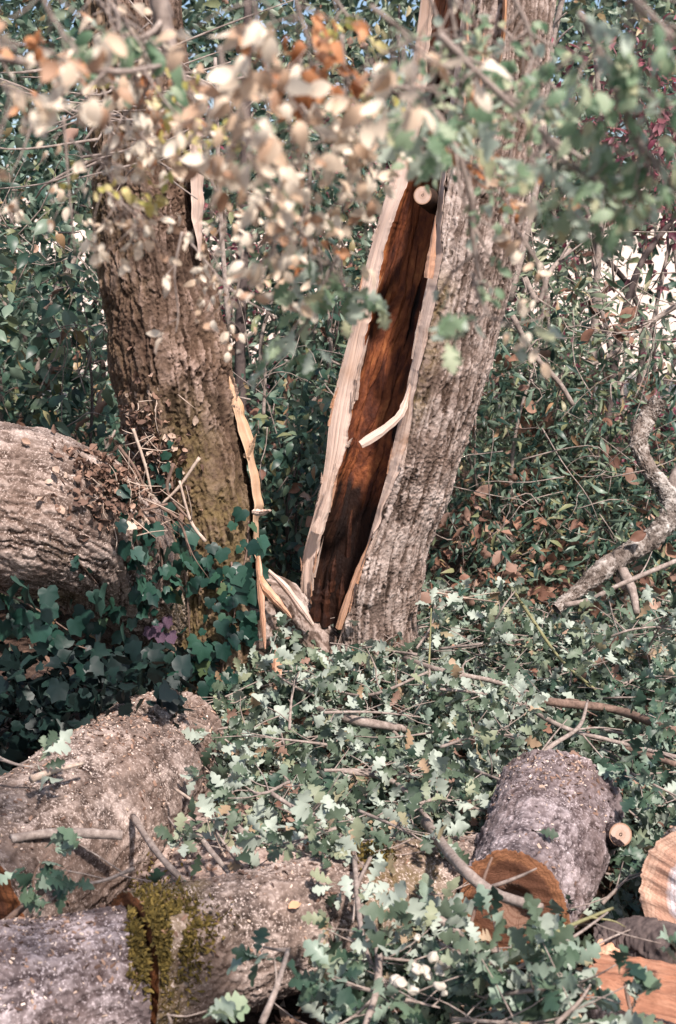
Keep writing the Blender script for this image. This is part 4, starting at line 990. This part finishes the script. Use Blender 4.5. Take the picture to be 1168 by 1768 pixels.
BS = [
 ('leafy bush with broad blue green leaves left of the left tree', -1.38, 5.0, .52, 1.9, 2600, 'wide', 'bay_leaf', .075, 6, 60, 60),
 ('lower bush at the far left behind the lying trunk', -1.75, 5.7, .7, 1.3, 1700, 'wide', 'bay_leaf', .075, 5, 30, 20),
 ('tall dark bush behind the left tree at upper left', -1.6, 6.8, .9, 3.0, 4600, 'tiny', 'bay_leaf', .07, 6, 20, 0),
 ('bush with brownish leaves close behind the left tree', -.98, 5.4, .35, 1.0, 700, 'wide', 'bay_leaf', .06, 4, 20, 80),
 ('bush between the two trunks with fresh green sprays', -.22, 5.3, .3, .95, 1500, 'wide', 'bay_leaf', .058, 5, 50, 30),
 ('dark bush low behind the torn base between the trunks', -.12, 5.7, .4, .75, 1300, 'wide', 'bay_leaf', .055, 4, 20, 50),
 ('tall bush seen between the trunks', -.15, 6.6, .55, 2.0, 3400, 'tiny', 'bay_leaf', .065, 6, 20, 50),
 ('pale leafed bush high between the trunks', -.3, 7.8, .8, 3.2, 3600, 'tiny', 'bay_leaf_light', .065, 6, 0, 100),
 ('green bush just right of the hollow trunk', .78, 5.6, .4, 1.15, 2200, 'lance', 'bay_leaf', .065, 6, 40, 110),
 ('bush with narrow pale leaves right of the hollow trunk', 1.05, 5.9, .5, 1.35, 2800, 'lance', 'bay_leaf_light', .068, 6, 60, 90),
 ('bush behind the lichened branch', 1.5, 5.8, .5, 1.05, 2400, 'lance', 'bay_leaf', .068, 6, 50, 60),
 ('low bush full of dead brown leaves right of the hollow trunk foot', .72, 5.15, .38, .45, 1000, 'lance', 'bay_leaf', .055, 4, 20, 260),
 ('low dense greenery under the lichened branch', 1.35, 5.2, .5, .55, 1800, 'lance', 'bay_leaf', .06, 5, 40, 60),
 ('red leafed bush at upper right', 1.75, 6.6, .55, 2.4, 3000, 'tiny', 'red_leaf', .06, 6, 30, 40),
 ('green and pale bush behind the hollow trunk top', 1.05, 7.4, .7, 3.0, 3300, 'tiny', 'bay_leaf_light', .065, 6, 10, 60),
 ('blue green tall bush in the upper right corner', 1.9, 7.9, .8, 3.6, 3300, 'tiny', 'bay_leaf', .07, 6, 10, 0),
 ('dark background bush at left', -2.6, 8.6, 1.3, 3.6, 4200, 'tiny', 'bay_leaf', .08, 5, 0, 0),
 ('far dull bush behind the gap between trunks', -.2, 9.6, 1.2, 2.2, 3400, 'tiny', 'red_leaf', .07, 5, 0, 0),
 ('far bush behind hollow trunk', 1.2, 9.4, 1.0, 2.4, 2600, 'tiny', 'bay_leaf', .075, 5, 0, 60),
]
for lab, x, y, w, h, n, kd, mt, sz, nst, sg, dead in BS:
    shrub(lab, x, y, w, h, None, n, kd, mt, sz, nst, sg, dead=dead)
# background slender trunks and branches
BT = [
 ('slim dark sapling standing between the two trunks', [W(418, 760, 6.2), W(415, 600, 6.2), W(420, 450, 6.2), W(425, 200, 6.3), W(430, -60, 6.4)], .030, .018),
 ('thin leaning stem right of the slim sapling', [W(470, 740, 6.4), W(450, 600, 6.4), W(480, 480, 6.5), W(500, 300, 6.5)], .012, .006),
 ('crooked dark sapling behind the right side thicket', [W(1035, 900, 6.3), W(1060, 640, 6.4), W(1100, 470, 6.4), W(1168, 370, 6.5), W(1200, 300, 6.5)], .022, .012),
 ('thin reddish stem right of the hollow trunk', [W(1020, 700, 6.6), W(1030, 500, 6.6), W(1040, 300, 6.7), W(1030, 100, 6.7)], .022, .014),
 ('grey stem rising behind the hollow trunk top', [W(880, 520, 6.4), W(930, 300, 6.5), W(950, 100, 6.5), W(985, -60, 6.5)], .022, .012),
 ('slim stem beside the left tree, in the leaves', [W(395, 560, 5.6), W(380, 350, 5.7), W(372, 100, 5.8)], .013, .009),
 ('thin arching bare stem at far left', [W(60, 700, 5.2), W(110, 600, 5.2), W(170, 560, 5.2), W(185, 575, 5.2)], .008, .004),
 ('low bare branch at right behind the lichened one', [W(1180, 520, 5.8), W(1120, 560, 5.8), W(1060, 610, 5.7), W(1000, 640, 5.7)], .014, .007),
 ('straight brown stem between the trunks', [W(455, 720, 5.0), W(458, 660, 5.0), W(460, 612, 5.0)], .008, .004),
 ('curved branch slanting above the bush right of the hollow trunk', [W(885, 545, 4.9), W(920, 610, 4.9), W(965, 660, 4.9), W(990, 700, 4.9)], .011, .009),
 ('fallen grey limb crossing behind right thicket', [W(905, 480, 5.6), W(930, 520, 5.6), W(950, 470, 5.6), W(985, 430, 5.7)], .016, .008),
]
for lab, pts, r0, r1 in BT:
    stick(lab, pts, r0, r1, 'stem_dark' if 'dark' in lab else 'twig', cat='sapling' if 'sapling' in lab else 'stem', name='sapling' if 'sapling' in lab else 'bare_stem', side=5)
mb = MB()
for _ in range(280):
    px, py = (R.uniform(730, 1200), R.uniform(380, 1060)) if R.random() < .6 else ((R.uniform(400, 640), R.uniform(450, 960)) if R.random() < .5 else (R.uniform(-20, 200), R.uniform(380, 760)))
    a = W(px, py, R.uniform(4.7, 6.0)); a.z = max(a.z, ground_z(a.x, a.y)+.05); d = Vector((R.gauss(0, .6), R.gauss(0, .3), R.gauss(.5, .6))).normalized(); l = R.uniform(.12, .5)
    mb.tube([a, a+d*l*.4+rnd_dir()*.03, a+d*l*.75+rnd_dir()*.04, a+d*l+Vector((0, 0, -.06))], R.uniform(.0018, .004), .001, 4, 8)
o = mb.obj('tangled_stems', M['twig']); tag(o, 'fine bare stems tangled through the thicket', 'twigs', kind='stuff')
# dense wood far behind, one mass
pos = []
for _ in range(26000):
    x = R.uniform(-7, 6); y = R.uniform(9.5, 13); px = x/y*FPX*.98+584
    z = R.uniform(.1, 5.4)
    n = .6*math.sin(x*4.3+z*3.3)+.7*math.sin(x*2.1-z*3.7+1)+.5*math.sin(x*7.1+z*6.1)
    if n > 1.05 or (px > 860 and z < 2.0 and R.random() < .8): continue
    pos.append((x, y, z))
for _ in range(9000):
    pos.append((R.uniform(-6, 5.5), R.uniform(12, 14), R.uniform(2.2, 5.6)))
o = cloud('far_undergrowth', 'tiny', 'bay_leaf', pos, .17); tag(o, 'dense mass of undergrowth far behind the thicket', 'undergrowth')

# ================================================================== HANGING FOREGROUND TWIGS (out of focus)
def hang(label, px, n, kind, mat, size, r, Y0, spread=.035, tw='twig', droop=.6, name='hanging_branch', k=3, face=(.3, -1, .35)):
    pts = [W(x, y, Y0+dy) for x, y, dy in px]
    if mat == 'green_leaf' and px[0][0] > 620: size *= .8; face = (.3, -.8, .9)
    if n > 6: n = int(n*2.2); size *= .78; spread *= 1.35
    return leafy(label, pts, n, kind, mat, size, r, spread, tw, 1.0, 'hanging branch', name, None, 0, droop, face, k)
HB = [
 ('thick blurred bough before the left tree top', [(262, -60, 0), (283, 40, 0), (305, 120, 0), (345, 170, .1)], 16, 'oval', 'dry_leaf', .030, .014, 1.7),
 ('long grey branch crossing the top left corner', [(-40, 95, 0), (90, 112, 0), (210, 124, 0), (300, 108, .1)], 18, 'oval', 'dry_leaf', .026, .0052, 1.4),
 ('large blurred pale leaves close to the lens at top left', [(60, -60, 0), (85, 20, 0), (135, 90, 0)], 8, 'oval', 'dry_leaf', .030, .0028, 1.1),
 ('pale leaf cluster at the left edge', [(-40, 130, 0), (20, 150, 0), (60, 170, 0)], 8, 'oval', 'dry_leaf', .028, .0025, 1.1),
 ('brown blurred leaves at upper left edge', [(-40, 60, 0), (10, 70, 0), (50, 80, 0)], 12, 'oval', 'orange_leaf', .026, .0025, 1.3),
 ('green leaves at the top left among twigs', [(160, -40, 0), (210, 30, 0), (250, 90, 0)], 26, 'oval', 'green_leaf', .030, .003, 1.5),
 ('pale yellow sprig before the left trunk top', [(250, 70, 0), (270, 95, 0), (300, 90, 0)], 12, 'oval', 'yellow_leaf', .018, .002, 1.6),
 ('yellow leaves beside the pink torn strip', [(300, 130, 0), (330, 190, 0), (355, 230, 0)], 22, 'oval', 'yellow_leaf', .020, .002, 1.6),
 ('yellow green sprig at the left trunk edge', [(120, 240, 0), (170, 275, 0), (215, 290, 0)], 14, 'oval', 'yellow_leaf', .022, .002, 1.6),
 ('pink brown dry leaf tuft on the left trunk', [(170, 320, 0), (210, 350, 0), (250, 380, 0)], 24, 'oval', 'dry_leaf', .024, .0022, 1.7),
 ('dry twig with leaves drooping across the left trunk', [(230, 210, 0), (250, 240, 0), (290, 260, 0)], 16, 'oval', 'dry_leaf', .024, .0022, 1.6),
 ('hanging twig ending in pale leaves midway down left trunk', [(315, 400, 0), (302, 470, 0), (308, 540, 0), (304, 575, 0)], 6, 'oval', 'dry_leaf', .024, .0022, 2.0),
 ('pale leaves right of the left trunk', [(420, 430, 0), (410, 500, 0), (390, 550, 0)], 10, 'oval', 'dry_leaf', .022, .002, 2.0),
 ('pale twig reaching to the gap between trunks', [(330, 420, 0), (400, 500, 0), (480, 550, 0)], 8, 'oval', 'dry_leaf', .022, .002, 2.1),
 ('blurred pale leaves at top centre', [(430, -50, 0), (450, 60, 0), (470, 150, 0)], 20, 'oval', 'dry_leaf', .030, .0028, 1.2),
 ('dense pale leaves hanging right of the left trunk top', [(380, 80, 0), (395, 190, 0), (440, 290, 0)], 38, 'oval', 'dry_leaf', .028, .0028, 1.3),
 ('big white blurred leaves at centre top', [(420, 180, 0), (430, 240, 0), (440, 290, 0)], 9, 'oval', 'dry_leaf', .030, .0025, 1.25),
 ('pale leaves drooping between the trunks', [(470, 240, 0), (490, 350, 0), (470, 440, 0)], 34, 'oval', 'dry_leaf', .026, .0024, 1.5),
 ('orange leaf spray at top centre', [(500, -40, 0), (530, 60, 0), (560, 110, 0)], 30, 'oval', 'orange_leaf', .028, .0025, 1.4),
 ('orange and pale leaves left of the torn strip', [(590, 60, 0), (600, 160, 0), (600, 250, 0)], 30, 'oval', 'dry_leaf', .027, .0025, 1.45),
 ('brown dry leaf sprig between the trunks', [(480, 330, 0), (510, 370, 0), (530, 400, 0)], 20, 'oval', 'orange_leaf', .022, .002, 1.7),
 ('thin twig crossing before the torn strip', [(580, 275, 0), (660, 270, 0), (760, 262, 0), (850, 250, 0)], 6, 'oval', 'dry_leaf', .022, .0024, 1.7),
 ('soft green blurred oak leaves between the trunks', [(585, 440, 0), (555, 500, 0), (530, 560, 0)], 16, 'oak', 'green_leaf', .046, .0022, 1.6),
 ('green blurred leaves at centre left of the sliver', [(520, 400, 0), (560, 440, 0), (580, 470, 0)], 12, 'oak', 'green_leaf', .042, .0022, 1.6),
 ('big green blurred leaves in front of the hollow trunk top', [(640, 130, 0), (690, 150, 0), (760, 150, 0)], 16, 'oak', 'green_leaf', .060, .0028, 1.3),
 ('pale leaf and pink leaves near the hollow trunk top', [(640, 10, 0), (690, 50, 0), (720, 90, 0)], 14, 'oval', 'dry_leaf', .034, .0026, 1.2),
 ('green leaves at top centre right', [(770, -40, 0), (790, 60, 0), (830, 150, 0)], 30, 'oval', 'green_leaf', .028, .003, 1.5),
 ('blurred branch descending before the hollow trunk', [(700, 140, 0), (770, 220, 0), (812, 330, 0), (818, 420, 0), (835, 520, 0)], 18, 'oval', 'green_leaf', .028, .0052, 1.5),
 ('green leaf cluster at its lower end before right trunk', [(815, 470, 0), (830, 520, 0), (855, 560, 0)], 9, 'oak', 'green_leaf', .05, .0024, 1.35),
 ('long pale twig sloping to the right edge', [(760, 60, 0), (840, 140, 0), (940, 230, 0), (1050, 300, 0)], 22, 'oval', 'green_leaf', .030, .0045, 1.4),
 ('green sprays right of the hollow trunk top', [(880, -20, 0), (920, 80, 0), (900, 200, 0)], 34, 'oval', 'green_leaf', .030, .003, 1.5),
 ('pale green blurred leaves at the upper right', [(1000, 20, 0), (1050, 110, 0), (1130, 170, 0)], 40, 'oval', 'green_leaf', .034, .003, 1.25),
 ('drooping green branch at the right edge', [(1060, 150, 0), (1110, 250, 0), (1168, 320, 0)], 40, 'oval', 'green_leaf', .034, .003, 1.25),
 ('hazy green spray right of trunk', [(930, 220, 0), (990, 290, 0), (1080, 320, 0)], 38, 'oak', 'green_leaf', .042, .003, 1.3),
 ('green branch in top right corner', [(1050, -60, 0), (1110, 20, 0), (1190, 60, 0)], 30, 'oval', 'green_leaf', .034, .003, 1.2),
 ('hanging stem with one orange leaf', [(890, 200, 0), (880, 300, 0), (888, 350, 0)], 8, 'oval', 'orange_leaf', .026, .002, 1.7),
 ('dangling stem with pale seedlike leaves right of the trunk', [(960, 250, 0), (955, 350, 0), (968, 410, 0)], 5, 'oval', 'dry_leaf', .024, .002, 1.6),
 ('curving bare twig with pale leaves low at right', [(1000, 330, 0), (1015, 380, 0), (940, 330, 0)], 5, 'oval', 'dry_leaf', .024, .002, 1.6),
 ('pale leaves before the right trunk edge', [(880, 380, 0), (930, 460, 0), (945, 540, 0), (880, 560, 0)], 8, 'oval', 'dry_leaf', .026, .002, 1.6),
 ('pale and green leaves below the blurred trunk top', [(730, 240, 0), (790, 270, 0), (850, 300, 0)], 26, 'oval', 'green_leaf', .022, .002, 1.7),
 ('wide pale leaf sprig at centre above gap', [(520, 180, 0), (560, 240, 0), (610, 250, 0)], 20, 'oval', 'dry_leaf', .028, .0022, 1.5),
 ('creamy dry leaves across the very top of the left trunk', [(150, -20, 0), (220, 60, 0), (300, 130, 0)], 22, 'oval', 'dry_leaf', .026, .003, 1.7),
 ('drooping brown and cream leaves high on the left trunk', [(160, 100, 0), (190, 200, 0), (180, 300, 0)], 22, 'oval', 'dry_leaf', .024, .0024, 1.8),
 ('orange brown leaves hanging before the left trunk top', [(200, 20, 0), (260, 120, 0), (300, 220, 0)], 18, 'oval', 'orange_leaf', .024, .0024, 1.8),
 ('soft green leaves veiling the hollow trunk top', [(740, -20, 0), (760, 80, 0), (740, 180, 0)], 20, 'oval', 'green_leaf', .030, .0024, 1.5),
 ('peach leaves veiling the hollow trunk top', [(820, -40, 0), (800, 60, 0), (850, 170, 0)], 18, 'oval', 'dry_leaf', .026, .0024, 1.6),
 ('yellow green spray between the two trunk tops', [(560, -30, 0), (620, 60, 0), (660, 150, 0)], 18, 'oval', 'yellow_leaf', .024, .0024, 1.6),
 ('dry leaf spray left of the torn strip top', [(650, 180, 0), (620, 280, 0), (640, 380, 0)], 16, 'oval', 'dry_leaf', .026, .0022, 1.6),
 ('pale leaf string falling midway between the trunks', [(540, 260, 0), (530, 380, 0), (545, 470, 0)], 24, 'oval', 'dry_leaf', .024, .0022, 1.7),
 ('pink leaf spray touching the right side of the left trunk', [(360, 300, 0), (390, 380, 0), (370, 450, 0)], 20, 'oval', 'dry_leaf', .022, .0022, 1.8),
 ('light green spray among pale leaves at upper centre', [(520, 100, 0), (500, 220, 0), (540, 330, 0)], 22, 'oval', 'green_leaf', .026, .0022, 1.5),
 ('small pale leaves over the dark top of the left trunk', [(190, 150, 0), (230, 170, 0), (200, 230, 0)], 14, 'oval', 'dry_leaf', .02, .002, 1.8),
 ('faint orange leaves before the upper hollow trunk', [(760, 100, 0), (800, 180, 0), (840, 260, 0)], 14, 'oval', 'orange_leaf', .026, .0022, 1.6),
 ('pale leaf dots at upper right over the thicket', [(860, 40, 0), (950, 140, 0), (1000, 240, 0)], 14, 'oval', 'dry_leaf', .022, .0022, 1.6),
 ('sparse dry twig at left of the frame', [(110, 200, 0), (120, 330, 0), (130, 440, 0)], 8, 'oval', 'dry_leaf', .018, .0022, 1.7),
 ('lone drooping leaf twig at left edge', [(60, 200, 0), (40, 260, 0), (20, 300, 0)], 5, 'oval', 'dry_leaf', .022, .002, 1.6),
]
for lab, px, n, kd, mt, sz, r, Y0 in HB: hang(lab, px, n, kd, mt, sz, r, Y0)
# tangle of dead twigs across the left trunk top
mb = MB()
for _ in range(60):
    a = W(R.uniform(120, 330), R.uniform(60, 300), R.uniform(3.0, 3.9)); d = Vector((R.uniform(-1, 1), R.uniform(-.2, .2), R.uniform(-.35, .35))); l = R.uniform(.15, .5)
    mb.tube([a, a+d*l*.5+rnd_dir()*.04, a+d*l], R.uniform(.003, .006), .0015, 5, 8, .1)
o = mb.obj('dead_twig_tangle', M['twig']); tag(o, 'tangle of dead purplish twigs before the left trunk top', 'twigs', kind='stuff')

# ================================================================== small things
e = empty('fungus', HP(735, 1672, .05), 'lumpy white fungus clump among the leaves at the bottom', 'fungus')
for k in range(15):
    c = HP(738+R.gauss(0, 22), 1680+R.gauss(0, 20), .14+R.uniform(0, .03)); r = R.uniform(.006, .013); a = np.linspace(0, np.pi, 9); b = np.linspace(0, 2*np.pi, 12, endpoint=False)
    V = np.stack([np.sin(a)[:, None]*np.cos(b)*r, np.sin(a)[:, None]*np.sin(b)*r, np.cos(a)[:, None]*np.ones(12)*r*.8], -1).reshape(-1, 3)+np.array(c); V += np.stack([fbm(V*110, 3), fbm(V*110+5, 3), fbm(V*110+9, 3)], 1)*.007
    mesh_obj('lobe', V, grid_faces(9, 12, True), M['fungus'], e)
for lab, px, py, kd, mt, sz in (('pale green oak leaf flat on the speckled log', 926, 1435, 'oak', 'oak_leaf', .05), ('dry curled leaf on the bark by the sawdust', 250, 1165, 'dead', 'dry_leaf', .03), ('pale dry leaf on the moss patch', 285, 1612, 'dead', 'dry_leaf', .03),
      ('brown dead leaf below the orange sawn end', 965, 1655, 'dead', 'orange_leaf', .03), ('orange dead leaf on the mossy log', 520, 1560, 'dead', 'orange_leaf', .03), ('dead leaf caught right of the debris twigs', 205, 910, 'dead', 'dry_leaf', .06)):
    h = hit(px, py); p = h[0]-ray(px, py)*.015 if h and h[2] < 4.5 else HP(px, py, .1)
    o = put_leaf(None, kd, mt, p, (R.gauss(0, 1), R.gauss(0, .5), 0), (0, -.6, 1), sz, 'fallen_leaf', 0); tag(o, lab, 'leaf')
print('objects', len(bpy.data.objects), 'tris', sum(len(m.polygons)*2 for m in bpy.data.meshes))
